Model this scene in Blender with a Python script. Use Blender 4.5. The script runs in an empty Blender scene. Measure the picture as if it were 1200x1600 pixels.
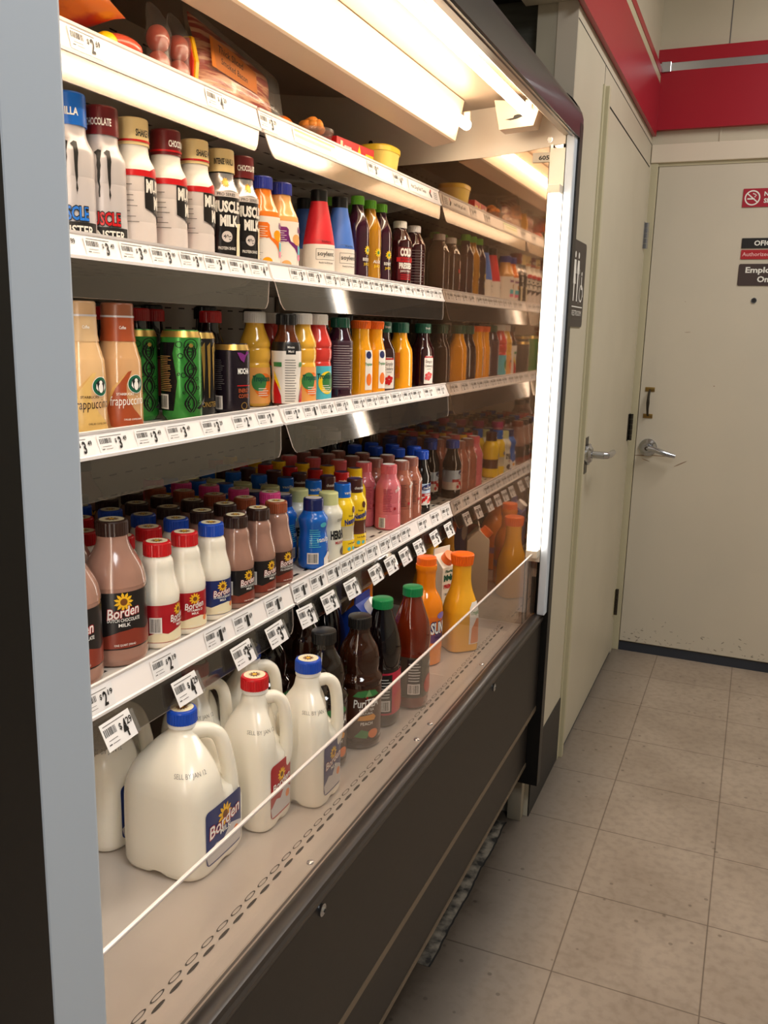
import bpy, bmesh, math, random
from mathutils import Vector, Matrix
random.seed(7)
SC = bpy.context.scene
COL = SC.collection
PI = math.pi

# ------------------------------------------------------------------ camera
CAMP = (0.2833, -3.50785, 1.35932)
def cam_matrix(yaw, pitch, roll):
    f = Vector((math.sin(yaw)*math.cos(pitch), math.cos(yaw)*math.cos(pitch), math.sin(pitch)))
    rt = Vector((math.cos(yaw), -math.sin(yaw), 0)); u = rt.cross(f)
    c, s = math.cos(roll), math.sin(roll)
    R, U = c*rt + s*u, -s*rt + c*u
    return Matrix(((R.x, U.x, -f.x, CAMP[0]), (R.y, U.y, -f.y, CAMP[1]), (R.z, U.z, -f.z, CAMP[2]), (0, 0, 0, 1)))
cd = bpy.data.cameras.new('camera'); cam = bpy.data.objects.new('camera', cd); COL.objects.link(cam)
cam.matrix_world = cam_matrix(-.398441, -.206043, .0253879)
cd.sensor_fit = 'VERTICAL'; cd.sensor_height = 36; cd.sensor_width = 27; cd.lens = 36*1361.67/1600
cd.clip_start = .02; cd.clip_end = 60
SC.camera = cam
# ------------------------------------------------------------------ light
vs = SC.view_settings
vs.view_transform = 'Standard'; vs.look = 'None'; vs.exposure = 0.0; vs.gamma = 1; vs.use_curve_mapping = False
SC.cycles.use_denoising = True
SC.cycles.max_bounces = 8; SC.cycles.transparent_max_bounces = 16
SC.cycles.sample_clamp_indirect = 4
w = bpy.data.worlds.new('store'); SC.world = w; w.use_nodes = True
w.node_tree.nodes['Background'].inputs[0].default_value = (.85, .93, 1.0, 1)
w.node_tree.nodes['Background'].inputs[1].default_value = 0.07
TUBE = 22.0        # cooler canopy tubes
VTUBE = 13.0       # vertical tubes at the cooler ends
CEIL = 25.0        # store ceiling fixtures (W each)
def area(name, loc, rot, sx, sy, e, col):
    l = bpy.data.lights.new(name, 'AREA'); l.shape = 'RECTANGLE'; l.size = sx; l.size_y = sy; l.energy = e; l.color = col
    o = bpy.data.objects.new(name, l); COL.objects.link(o); o.location = loc; o.rotation_euler = rot
    return o
area('ceiling_light_source', (1.0, -1.0, 2.93), (0, 0, 0), .55, 1.15, CEIL, (1, .96, .90))
area('ceiling_light_source', (1.0, -3.4, 2.93), (0, 0, 0), .55, 1.15, CEIL, (.93, .97, 1.0))

# ------------------------------------------------------------------ materials
def lin(c):
    c /= 255.0
    return c/12.92 if c <= .04045 else ((c+.055)/1.055)**2.4
def C(r, g, b): return (lin(r), lin(g), lin(b), 1)
MATS = {}
def mat(name, rgb, rough=.5, metal=0, spec=.5, coat=0, emit=0, sss=0, noise=None, bump=None):
    if name in MATS: return MATS[name]
    m = bpy.data.materials.new(name); m.use_nodes = True; nt = m.node_tree; b = nt.nodes['Principled BSDF']
    c = C(*rgb)
    b.inputs['Base Color'].default_value = c; b.inputs['Roughness'].default_value = rough
    b.inputs['Metallic'].default_value = metal; b.inputs['Specular IOR Level'].default_value = spec
    b.inputs['Coat Weight'].default_value = coat; b.inputs['Coat Roughness'].default_value = .05
    if emit:
        b.inputs['Emission Color'].default_value = c; b.inputs['Emission Strength'].default_value = emit
    if sss:
        b.inputs['Subsurface Weight'].default_value = sss; b.inputs['Subsurface Radius'].default_value = (.02, .017, .012); b.inputs['Subsurface Scale'].default_value = .5
    if noise:                      # (scale, other rgb, low, high, stretch)
        sc_, rgb2, lo, hi, st = noise
        tc = nt.nodes.new('ShaderNodeTexCoord'); mp = nt.nodes.new('ShaderNodeMapping'); mp.inputs['Scale'].default_value = st
        n = nt.nodes.new('ShaderNodeTexNoise'); n.inputs['Scale'].default_value = sc_; n.inputs['Detail'].default_value = 5
        rp = nt.nodes.new('ShaderNodeValToRGB'); rp.color_ramp.elements[0].position = lo; rp.color_ramp.elements[1].position = hi
        rp.color_ramp.elements[0].color = c; rp.color_ramp.elements[1].color = C(*rgb2)
        nt.links.new(tc.outputs['Object'], mp.inputs[0]); nt.links.new(mp.outputs[0], n.inputs['Vector'])
        nt.links.new(n.outputs['Fac'], rp.inputs[0]); nt.links.new(rp.outputs[0], b.inputs['Base Color'])
        if bump:
            bp = nt.nodes.new('ShaderNodeBump'); bp.inputs['Strength'].default_value = bump; bp.inputs['Distance'].default_value = .002
            nt.links.new(n.outputs['Fac'], bp.inputs['Height']); nt.links.new(bp.outputs[0], b.inputs['Normal'])
    MATS[name] = m
    return m
def sheet(name, tint, gloss, diff, dcol, rough=.04):
    """clear plastic: transparent + a share of reflection + a share of diffuse scatter"""
    m = bpy.data.materials.new(name); m.use_nodes = True; nt = m.node_tree; nt.nodes.clear()
    out = nt.nodes.new('ShaderNodeOutputMaterial'); tr = nt.nodes.new('ShaderNodeBsdfTransparent'); tr.inputs[0].default_value = C(*tint)
    gl = nt.nodes.new('ShaderNodeBsdfGlossy'); gl.inputs['Roughness'].default_value = rough; gl.inputs[0].default_value = (.95, .93, .9, 1)
    df = nt.nodes.new('ShaderNodeBsdfDiffuse'); df.inputs[0].default_value = C(*dcol)
    m1 = nt.nodes.new('ShaderNodeMixShader'); m2 = nt.nodes.new('ShaderNodeMixShader'); m1.inputs[0].default_value = diff
    fr = nt.nodes.new('ShaderNodeLayerWeight'); fr.inputs[0].default_value = .5
    pw = nt.nodes.new('ShaderNodeMath'); pw.operation = 'POWER'; pw.inputs[1].default_value = 4
    ad = nt.nodes.new('ShaderNodeMath'); ad.operation = 'MULTIPLY_ADD'; ad.inputs[1].default_value = .5; ad.inputs[2].default_value = gloss; ad.use_clamp = True
    nt.links.new(fr.outputs['Facing'], pw.inputs[0]); nt.links.new(pw.outputs[0], ad.inputs[0]); nt.links.new(ad.outputs[0], m2.inputs[0])
    nt.links.new(tr.outputs[0], m1.inputs[1]); nt.links.new(df.outputs[0], m1.inputs[2])
    nt.links.new(m1.outputs[0], m2.inputs[1]); nt.links.new(gl.outputs[0], m2.inputs[2]); nt.links.new(m2.outputs[0], out.inputs[0])
    MATS[name] = m
    return m
def tile_floor():
    m = bpy.data.materials.new('vinyl_tile_floor'); m.use_nodes = True; nt = m.node_tree; N = nt.nodes.new; L = nt.links.new
    b = nt.nodes['Principled BSDF']; tc = N('ShaderNodeTexCoord')
    T = .3048
    def dist(axis):
        sp = N('ShaderNodeSeparateXYZ'); L(tc.outputs['Object'], sp.inputs[0])
        a = N('ShaderNodeMath'); a.operation = 'DIVIDE'; a.inputs[1].default_value = T; L(sp.outputs[axis], a.inputs[0])
        f = N('ShaderNodeMath'); f.operation = 'PINGPONG'; f.inputs[1].default_value = .5; L(a.outputs[0], f.inputs[0])
        return f
    dx, dy = dist(0), dist(1)
    mn = N('ShaderNodeMath'); mn.operation = 'MINIMUM'; L(dx.outputs[0], mn.inputs[0]); L(dy.outputs[0], mn.inputs[1])
    n1 = N('ShaderNodeTexNoise'); n1.inputs['Scale'].default_value = 3.5; n1.inputs['Detail'].default_value = 6; L(tc.outputs['Object'], n1.inputs['Vector'])
    n2 = N('ShaderNodeTexNoise'); n2.inputs['Scale'].default_value = 45; n2.inputs['Detail'].default_value = 4; L(tc.outputs['Object'], n2.inputs['Vector'])
    n3 = N('ShaderNodeTexVoronoi'); n3.inputs['Scale'].default_value = 17; L(tc.outputs['Object'], n3.inputs['Vector'])
    r1 = N('ShaderNodeValToRGB'); L(n1.outputs['Fac'], r1.inputs[0])
    r1.color_ramp.elements[0].position = .35; r1.color_ramp.elements[0].color = C(158, 142, 126); r1.color_ramp.elements[1].position = .65; r1.color_ramp.elements[1].color = C(176, 160, 144)
    r2 = N('ShaderNodeValToRGB'); L(n2.outputs['Fac'], r2.inputs[0])
    r2.color_ramp.elements[0].position = .32; r2.color_ramp.elements[0].color = (.55, .53, .5, 1); r2.color_ramp.elements[1].position = .56; r2.color_ramp.elements[1].color = (1, 1, 1, 1)
    r3 = N('ShaderNodeValToRGB'); L(n3.outputs['Distance'], r3.inputs[0])
    r3.color_ramp.elements[0].position = .07; r3.color_ramp.elements[0].color = (.35, .33, .32, 1); r3.color_ramp.elements[1].position = .10; r3.color_ramp.elements[1].color = (1, 1, 1, 1)
    def mul(a, c, fac=1):
        x = N('ShaderNodeMix'); x.data_type = 'RGBA'; x.blend_type = 'MULTIPLY'; x.inputs[0].default_value = fac
        L(a, x.inputs[6]); L(c, x.inputs[7]); return x.outputs[2]
    rg = N('ShaderNodeValToRGB'); L(mn.outputs[0], rg.inputs[0])
    rg.color_ramp.elements[0].position = .0018; rg.color_ramp.elements[0].color = (.30, .26, .24, 1); rg.color_ramp.elements[1].position = .0062; rg.color_ramp.elements[1].color = (1, 1, 1, 1)
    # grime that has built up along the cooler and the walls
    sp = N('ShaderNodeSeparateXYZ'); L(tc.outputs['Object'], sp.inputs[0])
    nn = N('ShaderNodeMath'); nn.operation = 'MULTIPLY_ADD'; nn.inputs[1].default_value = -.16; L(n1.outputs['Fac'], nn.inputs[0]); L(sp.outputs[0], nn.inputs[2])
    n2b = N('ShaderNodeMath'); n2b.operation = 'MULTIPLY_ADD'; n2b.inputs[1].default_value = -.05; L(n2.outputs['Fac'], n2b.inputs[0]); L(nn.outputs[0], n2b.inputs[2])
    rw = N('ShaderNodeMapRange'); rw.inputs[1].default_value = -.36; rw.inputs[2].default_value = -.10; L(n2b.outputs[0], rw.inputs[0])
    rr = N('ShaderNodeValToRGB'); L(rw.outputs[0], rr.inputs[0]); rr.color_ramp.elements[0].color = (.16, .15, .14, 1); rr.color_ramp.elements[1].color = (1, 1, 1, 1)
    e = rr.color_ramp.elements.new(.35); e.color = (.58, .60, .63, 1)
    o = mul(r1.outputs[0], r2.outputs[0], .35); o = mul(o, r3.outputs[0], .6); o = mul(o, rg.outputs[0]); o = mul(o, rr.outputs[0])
    L(o, b.inputs['Base Color']); b.inputs['Roughness'].default_value = .42
    bp = N('ShaderNodeBump'); bp.inputs['Strength'].default_value = .15; bp.inputs['Distance'].default_value = .002; L(n2.outputs['Fac'], bp.inputs['Height']); L(bp.outputs[0], b.inputs['Normal'])
    return m
def slotted(name, rgb, pu, pv, au=1, av=2, lu=.5, lv=.06):
    """painted sheet metal with rows of punched slots (dark), coordinates in metres"""
    m = bpy.data.materials.new(name); m.use_nodes = True; nt = m.node_tree; N = nt.nodes.new; L = nt.links.new
    b = nt.nodes['Principled BSDF']; tc = N('ShaderNodeTexCoord'); sp = N('ShaderNodeSeparateXYZ'); L(tc.outputs['Object'], sp.inputs[0])
    def band(ax, p, frac):
        a = N('ShaderNodeMath'); a.operation = 'DIVIDE'; a.inputs[1].default_value = p; L(sp.outputs[ax], a.inputs[0])
        f = N('ShaderNodeMath'); f.operation = 'FLOORED_MODULO'; f.inputs[1].default_value = 1; L(a.outputs[0], f.inputs[0])
        g = N('ShaderNodeMath'); g.operation = 'LESS_THAN'; g.inputs[1].default_value = frac; L(f.outputs[0], g.inputs[0]); return g
    g1, g2 = band(au, pu, lu), band(av, pv, lv)
    mm = N('ShaderNodeMath'); mm.operation = 'MULTIPLY'; L(g1.outputs[0], mm.inputs[0]); L(g2.outputs[0], mm.inputs[1])
    x = N('ShaderNodeMix'); x.data_type = 'RGBA'; L(mm.outputs[0], x.inputs[0]); x.inputs[6].default_value = C(*rgb); x.inputs[7].default_value = (.012, .01, .01, 1)
    L(x.outputs[2], b.inputs['Base Color']); b.inputs['Roughness'].default_value = .45
    MATS[name] = m
    return m

M_steel = mat('brushed_steel', (186, 180, 172), .34, .85, noise=(6, (150, 146, 140), .3, .8, (40, 1, 40)))
M_sill = mat('brushed_sill', (214, 204, 195), .30, .3, noise=(5, (204, 194, 184), .3, .8, (3, 1.5, 3)))
M_slot = mat('slot_dark', (14, 12, 11), .8)
M_black = mat('black_plastic', (10, 9, 10), .4)
M_blackp = mat('black_panel', (27, 22, 19), .45, noise=(60, (23, 19, 16), .4, .6, (1, 1, 1)))
M_bronze = mat('panel_edge', (122, 108, 90), .4, .5)
M_bumper = mat('canopy_bumper', (36, 35, 42), .28, coat=.2)
M_grey = mat('grey_trim', (198, 208, 220), .5)
M_cream = mat('cream_enamel', (226, 214, 196), .35)
M_creamin = mat('cooler_cream', (232, 222, 206), .38)
M_canopy = mat('canopy_tan', (206, 180, 154), .4); M_refl = mat('canopy_reflector', (150, 132, 112), .4)
M_railm = mat('rail_white', (244, 238, 236), .35)
M_shelf = slotted('shelf_metal', (205, 198, 188), .045, .07, 1, 0, .5, .1)
M_back = slotted('back_wall_metal', (196, 188, 176), .052, .045, 1, 2, .45, .07)
M_tube = mat('lamp_tube', (255, 236, 208), .4, emit=TUBE)
M_vtube = mat('lamp_tube_vertical', (255, 243, 228), .4, emit=VTUBE)
M_lens = mat('ceiling_lens', (255, 245, 230), .4, emit=2.0)
M_guard = sheet('clear_guard', (212, 210, 208), .08, .05, (150, 142, 132), .06)
M_guard1 = sheet('clear_guard_lamplit', (214, 208, 200), .11, .26, (214, 188, 158), .14)  # same clear plastic as the lower guards; lamp glare put in as tan scatter
M_acryl = sheet('acrylic_front', (252, 250, 248), .03, .06, (190, 178, 172), .03)
M_edge = mat('acrylic_edge', (236, 222, 216), .25, coat=.3)  # whitish colour stands in for light caught in the clear edges
M_film = sheet('clear_film', (250, 248, 244), .03, .05, (230, 226, 220), .2)
M_clip = sheet('clear_clip', (235, 235, 235), .1, .12, (210, 210, 210), .1)
M_wall = mat('wall_cream', (204, 196, 176), .45, noise=(2.2, (194, 186, 166), .35, .7, (1, 1, 1)))
M_wallb = mat('door_cream', (212, 202, 184), .5, noise=(1.8, (202, 194, 178), .35, .7, (1, 1, 1)))
M_frame = mat('frame_cream', (196, 188, 158), .4)
M_red = mat('red_band', (166, 10, 36), .34)
M_alu = mat('aluminium', (214, 216, 222), .22, .9)
M_chrome = mat('chrome', (190, 192, 198), .18, 1)
M_brass = mat('aged_brass', (150, 122, 70), .35, .9)
M_dkmetal = mat('dark_metal', (70, 66, 60), .35, .9)
M_base = mat('cove_base', (38, 42, 52), .5)
M_darkbase = mat('dark_base_paint', (44, 42, 40), .55)
M_ceil = mat('ceiling_tile', (214, 210, 200), .8)
M_greyw = mat('grey_grained_panel', (92, 92, 82), .6, noise=(9, (74, 74, 66), .35, .7, (1, 1, 8)), bump=.2)
M_white = mat('white_print', (240, 238, 232), .45)
M_ink = mat('ink', (18, 16, 16), .5)
M_inkg = mat('ink_grey', (110, 106, 104), .5)
M_paper = mat('tag_paper', (240, 238, 238), .55)
M_milk = mat('milk', (246, 239, 223), .26, coat=.3, sss=.12)
M_choc = mat('chocolate_milk', (160, 120, 104), .16, coat=.5)
M_pinkm = mat('strawberry_milk', (214, 112, 122), .22, coat=.3)

def m_(name, rgb, rough=.3, **k): return mat(name, rgb, rough, **k)
RED = m_('red_plastic', (196, 20, 28)); BLUE = m_('blue_plastic', (16, 70, 180)); NAVY = m_('navy_plastic', (22, 34, 92))
DBROWN = m_('dark_brown_plastic', (48, 26, 20)); OBROWN = m_('orange_brown_plastic', (150, 74, 44)); PINKC = m_('pink_plastic', (226, 70, 140))
CREAMC = m_('cream_plastic', (236, 220, 168)); BLACK = m_('black_cap', (20, 19, 20)); WHITEC = m_('white_cap', (236, 232, 226))
GREEN = m_('green_cap', (16, 130, 72)); LGREEN = m_('lime_cap', (110, 190, 50)); DGREEN = m_('dark_green_cap', (14, 84, 62)); ORANGE = m_('orange_cap', (246, 110, 22))
MAROON = m_('maroon_cap', (104, 22, 26)); YELLOW = m_('yellow_plastic', (250, 206, 20)); SILVER = m_('silver_sleeve', (200, 196, 200), .3, metal=.15)
SLVB = m_('silver_black', (190, 188, 190), .25, metal=.7)
CREMLBL = m_('label_cream', (238, 226, 190)); LRED = m_('label_red', (170, 24, 34)); LBLUE = m_('label_navy', (26, 44, 104)); LBLACK = m_('label_black', (28, 24, 24))
LBROWN = m_('label_brown', (62, 36, 30)); SUN = m_('sunflower_yellow', (244, 190, 40)); SUNC = m_('sunflower_centre', (120, 70, 30)); SPL = m_('choc_splash', (132, 52, 36))
LWHITE = m_('label_white', (240, 234, 226)); LGREY = m_('label_grey', (214, 206, 204)); LORANGE = m_('label_orange', (240, 120, 30)); LPURP = m_('label_purple', (120, 40, 120))
LGREEN = m_('leaf_green', (60, 130, 70)); LTEAL = m_('label_teal', (80, 190, 210)); LYEL = m_('label_yellow', (250, 214, 30)); LTAN = m_('label_tan', (206, 160, 90))
SOYR = m_('soy_red', (214, 40, 52), .4); SOYB = m_('soy_blue', (72, 120, 214), .4); COFFEE = m_('coffee_cream', (206, 160, 112), .12, coat=.6); COFFEE2 = m_('coffee_cream_pale', (218, 178, 128), .12, coat=.6)
SIREN = m_('emblem_green', (10, 92, 66)); RUST = m_('label_rust', (160, 72, 36)); CANG = m_('can_green', (54, 140, 56), .25, metal=.35); CANK = m_('can_black', (30, 28, 30), .25, metal=.4); GOLD = m_('gold_rim', (196, 160, 84), .3, metal=.8)
OJ = m_('orange_juice', (246, 164, 16), .12, coat=.5); OJ2 = m_('orange_juice_deep', (240, 130, 14), .12, coat=.5); PEACH = m_('peach_smoothie', (232, 176, 110), .15, coat=.5); YJ = m_('yellow_juice', (238, 180, 60), .12, coat=.5)
APPLE = m_('apple_juice', (110, 34, 8), .05, coat=.7); DARKJ = m_('dark_juice', (12, 4, 6), .05, coat=.7); TEA = m_('black_tea', (22, 10, 6), .05, coat=.7); TEA2 = m_('sweet_tea', (48, 20, 8), .05, coat=.7)
GRAPE = m_('purple_juice', (52, 12, 34), .1, coat=.6); CRAN = m_('cranberry_juice', (74, 8, 14), .1, coat=.6); AMBJ = m_('amber_juice', (178, 124, 24), .1, coat=.6); REDP = m_('red_punch', (216, 60, 52), .12, coat=.5)
CLRB = m_('water_blue', (120, 150, 190), .1, coat=.6); SHKB = m_('shake_blue', (20, 100, 196), .22, coat=.3); VAN = m_('vanilla_white', (232, 228, 210), .25, coat=.3); BRNS = m_('brown_shake', (160, 96, 76), .2, coat=.4)
NESY = m_('sleeve_yellow', (250, 210, 30), .25, coat=.3); NESB = m_('sleeve_brown', (92, 48, 30), .25, coat=.3); NESG = m_('sleeve_beige', (206, 196, 170), .25, coat=.3)
SAUS = m_('sausage', (170, 66, 44), .22, coat=.5); MEAT = mat('bacon', (168, 52, 34), .3, coat=.4, noise=(14, (232, 176, 138), .46, .56, (1, 1, 9)))

# ------------------------------------------------------------------ scene graph helpers
def tag(o, label=None, cat=None, group=None, kind=None):
    if label: o['label'] = label
    if cat: o['category'] = cat
    if group: o['group'] = group
    if kind: o['kind'] = kind
    return o
def empty(name, loc=(0, 0, 0), rz=0, **k):
    o = bpy.data.objects.new(name, None); o.empty_display_size = .05; COL.objects.link(o); o.location = loc; o.rotation_euler = (0, 0, rz)
    return tag(o, **k)
def link(name, me, parent=None, loc=None, rot=None, **k):
    o = bpy.data.objects.new(name, me); COL.objects.link(o)
    if parent is not None: o.parent = parent
    if loc is not None: o.location = loc
    if rot is not None: o.rotation_euler = rot
    return tag(o, **k)
class MB:
    def __init__(s): s.v = []; s.f = []; s.m = []; s.mats = []
    def mi(s, mt):
        if mt not in s.mats: s.mats.append(mt)
        return s.mats.index(mt)
    def add(s, vs, fs, mt):
        b = len(s.v); s.v += [tuple(x) for x in vs]; i = s.mi(mt)
        for f in fs: s.f.append([b+k for k in f]); s.m.append(i)
        return s
    def box(s, a, b, mt, bev=0):
        x0, y0, z0 = [min(p, q) for p, q in zip(a, b)]; x1, y1, z1 = [max(p, q) for p, q in zip(a, b)]
        if not bev:
            V = [(x0,y0,z0),(x1,y0,z0),(x1,y1,z0),(x0,y1,z0),(x0,y0,z1),(x1,y0,z1),(x1,y1,z1),(x0,y1,z1)]
            return s.add(V, [(0,3,2,1),(4,5,6,7),(0,1,5,4),(1,2,6,5),(2,3,7,6),(3,0,4,7)], mt)
        bm = bmesh.new(); bmesh.ops.create_cube(bm, size=1)
        for v in bm.verts: v.co = Vector(((x0+x1)/2+v.co.x*(x1-x0), (y0+y1)/2+v.co.y*(y1-y0), (z0+z1)/2+v.co.z*(z1-z0)))
        bmesh.ops.bevel(bm, geom=bm.edges[:], offset=bev, segments=2, affect='EDGES', profile=.5)
        bm.verts.index_update(); s.add([v.co[:] for v in bm.verts], [[v.index for v in f.verts] for f in bm.faces], mt); bm.free(); return s
    def extr(s, prof, y0, y1, mt, closed=True, ax=1, caps=True):
        """extrude a polygon (list of (x,z)) along y (ax=1); ax=0: (y,z) along x; ax=2: (x,y) along z"""
        n = len(prof)
        def P(p, t): return (p[0], t, p[1]) if ax == 1 else ((t, p[0], p[1]) if ax == 0 else (p[0], p[1], t))
        V = [P(p, y0) for p in prof]+[P(p, y1) for p in prof]
        F = [(i, (i+1) % n, n+(i+1) % n, n+i) for i in range(n if closed else n-1)]
        if closed and caps: F += [tuple(range(n))[::-1], tuple(range(n, 2*n))]
        return s.add(V, F, mt)
    def cyl(s, p0, p1, r, mt, seg=20, r1=None, cap=True):
        p0, p1 = Vector(p0), Vector(p1); d = (p1-p0).normalized(); a = d.orthogonal().normalized(); b = d.cross(a); r1 = r if r1 is None else r1
        V = []
        for p, rr in ((p0, r), (p1, r1)): V += [p+rr*(math.cos(2*PI*i/seg)*a+math.sin(2*PI*i/seg)*b) for i in range(seg)]
        F = [(i, (i+1) % seg, seg+(i+1) % seg, seg+i) for i in range(seg)]
        if cap: F += [tuple(range(seg))[::-1], tuple(range(seg, 2*seg))]
        return s.add([v[:] for v in V], F, mt)
    def tube(s, pts, r, mt, seg=10, sy=1.0, cap=True):
        pts = [Vector(p) for p in pts]; V = []; n = len(pts); rs = r if isinstance(r, (list, tuple)) else [r]*n
        ref = None
        for i, p in enumerate(pts):
            d = (pts[min(i+1, n-1)]-pts[max(i-1, 0)]).normalized()
            if ref is None: ref = d.orthogonal().normalized()
            a = (ref-d*ref.dot(d)).normalized(); ref = a; b = d.cross(a)
            V += [p+rs[i]*(math.cos(2*PI*k/seg)*a+sy*math.sin(2*PI*k/seg)*b) for k in range(seg)]
        F = [(i*seg+k, i*seg+(k+1) % seg, (i+1)*seg+(k+1) % seg, (i+1)*seg+k) for i in range(n-1) for k in range(seg)]
        if cap: F += [tuple(range(seg))[::-1], tuple(range((n-1)*seg, n*seg))]
        return s.add([v[:] for v in V], F, mt)
    def sphere(s, c, r, mt, seg=16, rings=10):
        V = [(c[0], c[1], c[2]-r[2])]
        for j in range(1, rings):
            t = PI*j/rings-PI/2
            V += [(c[0]+r[0]*math.cos(t)*math.cos(2*PI*i/seg), c[1]+r[1]*math.cos(t)*math.sin(2*PI*i/seg), c[2]+r[2]*math.sin(t)) for i in range(seg)]
        V.append((c[0], c[1], c[2]+r[2])); F = []
        for i in range(seg): F.append((0, 1+(i+1) % seg, 1+i))
        for j in range(rings-2):
            for i in range(seg):
                a = 1+j*seg; F.append((a+i, a+(i+1) % seg, a+seg+(i+1) % seg, a+seg+i))
        a = 1+(rings-2)*seg
        for i in range(seg): F.append((a+i, a+(i+1) % seg, len(V)-1))
        return s.add(V, F, mt)
    def mesh(s, name, smooth=True, ang=.6):
        me = bpy.data.meshes.new(name); me.from_pydata(s.v, [], s.f)
        for m in s.mats: me.materials.append(m)
        me.polygons.foreach_set('material_index', s.m)
        me.validate(); me.update()
        if smooth:
            me.shade_smooth(); me.set_sharp_from_angle(angle=ang)
        return me
    def build(s, name, parent=None, smooth=True, ang=.6, **k): return link(name, s.mesh(name, smooth, ang), parent, **k)

# ------------------------------------------------------------------ lettering and decals
_tc = {}
def text_flat(s, bold=0.0, shear=0.0):
    key = (s, bold, shear)
    if key in _tc: return _tc[key]
    cu = bpy.data.curves.new('t', 'FONT'); cu.body = s; cu.size = 1; cu.offset = bold; cu.shear = shear; cu.resolution_u = 2
    cu.dimensions = '2D'; cu.fill_mode = 'FRONT'
    ob = bpy.data.objects.new('t', cu); me = ob.to_mesh()
    vs = [(v.co.x, v.co.y) for v in me.vertices]; fs = [list(p.vertices) for p in me.polygons]
    # only front facing polygons
    ob.to_mesh_clear(); bpy.data.objects.remove(ob); bpy.data.curves.remove(cu)
    if not vs: vs = [(0, 0), (.1, 0), (0, .1)]; fs = [[0, 1, 2]]
    x0 = min(v[0] for v in vs); x1 = max(v[0] for v in vs)
    vs = [(v[0]-x0, v[1]) for v in vs]
    _tc[key] = (vs, fs, x1-x0)
    return _tc[key]
class Flat:
    """2-D artwork (u right, v up, w layer) that is later laid on a plane or wrapped on a bottle"""
    def __init__(s): s.v = []; s.f = []; s.m = []; s.mats = []; s.lay = 1
    def add(s, vs, fs, mt, lay=None):
        if lay is None: s.lay += 1
        w = (lay if lay is not None else s.lay)*.00012; b = len(s.v)
        if mt not in s.mats: s.mats.append(mt)
        s.v += [(x, y, w) for x, y in vs]; i = s.mats.index(mt)
        for f in fs:
            a = 0
            for k in range(len(f)):
                x0, y0 = vs[f[k]]; x1, y1 = vs[f[(k+1) % len(f)]]; a += x0*y1-x1*y0
            g = [b+k for k in f]
            s.f.append(g if a >= 0 else g[::-1]); s.m.append(i)
        return s
    def rect(s, u0, v0, u1, v1, mt, lay=None): return s.add([(u0, v0), (u1, v0), (u1, v1), (u0, v1)], [(0, 1, 2, 3)], mt, lay)
    def poly(s, pts, mt):
        bm = bmesh.new(); vs_ = [bm.verts.new((p[0], p[1], 0)) for p in pts]
        try:
            f = bm.faces.new(vs_); bmesh.ops.triangulate(bm, faces=[f]); bm.verts.index_update()
            fs = [[v.index for v in g.verts] for g in bm.faces]
        except Exception: fs = []
        bm.free(); return s.add(pts, fs, mt)
    def ell(s, u, v, a, b, mt, n=20, rot=0):
        c, d = math.cos(rot), math.sin(rot)
        P = [(u+a*math.cos(2*PI*i/n)*c-b*math.sin(2*PI*i/n)*d, v+a*math.cos(2*PI*i/n)*d+b*math.sin(2*PI*i/n)*c) for i in range(n)]
        return s.add(P, [tuple(range(n))], mt)
    def ring(s, u, v, a, t, mt, n=28, asp=1):
        P = [(u+a*math.cos(2*PI*i/n), v+asp*a*math.sin(2*PI*i/n)) for i in range(n)]+[(u+(a-t)*math.cos(2*PI*i/n), v+asp*(a-t)*math.sin(2*PI*i/n)) for i in range(n)]
        return s.add(P, [(i, (i+1) % n, n+(i+1) % n, n+i) for i in range(n)], mt)
    def text(s, t, u, v, h, mt, w=None, bold=.012, shear=0, rot=0, al='C'):
        """h cap height, v baseline, u centre (or left)"""
        vs_, fs, wd = text_flat(t, bold, shear); k = h/.70; kx = k if w is None else w/max(wd, .01)
        W = wd*kx; ox = -W/2 if al == 'C' else (0 if al == 'L' else -W); c, d = math.cos(rot), math.sin(rot)
        return s.add([(u+(x*kx+ox)*c-y*k*d, v+(x*kx+ox)*d+y*k*c) for x, y in vs_], fs, mt)
    def lines(s, u0, u1, v0, v1, n, mt, jit=.3, t=.35):
        rd = random.Random(n*7+int(abs(u0)*1e5)); d = (v1-v0)/n
        s.lay += 1; k = s.lay
        for i in range(n): s.rect(u0, v0+i*d, u1-(u1-u0)*jit*rd.random(), v0+i*d+d*t, mt, k)
        s.lay = k
        return s
    def bars(s, u0, v0, u1, v1, mt, n=16):
        rd = random.Random(n); d = (u1-u0)/n; x = u0; P = []; F = []
        for i in range(n):
            ww = d*(.25+.5*rd.random()); P += [(x, v0), (x+ww, v0), (x+ww, v1), (x, v1)]; F.append((4*i, 4*i+1, 4*i+2, 4*i+3)); x += d
        return s.add(P, F, mt)
    def flower(s, u, v, r, mt=None, mc=None):
        n = 11
        P = []; F = []
        for i in range(n):
            a = 2*PI*i/n; b = len(P)
            for (rr, da) in ((.45, -.28), (.85, -.2), (1.15, 0), (.85, .2), (.45, .28)): P.append((u+r*rr*math.cos(a+da), v+r*rr*math.sin(a+da)))
            F.append(tuple(range(b, b+5)))
        s.add(P, F, mt or SUN); s.ell(u, v, r*.62, r*.62, mt or SUN); s.ell(u, v, r*.42, r*.42, mc or SUNC, 14); return s
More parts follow.
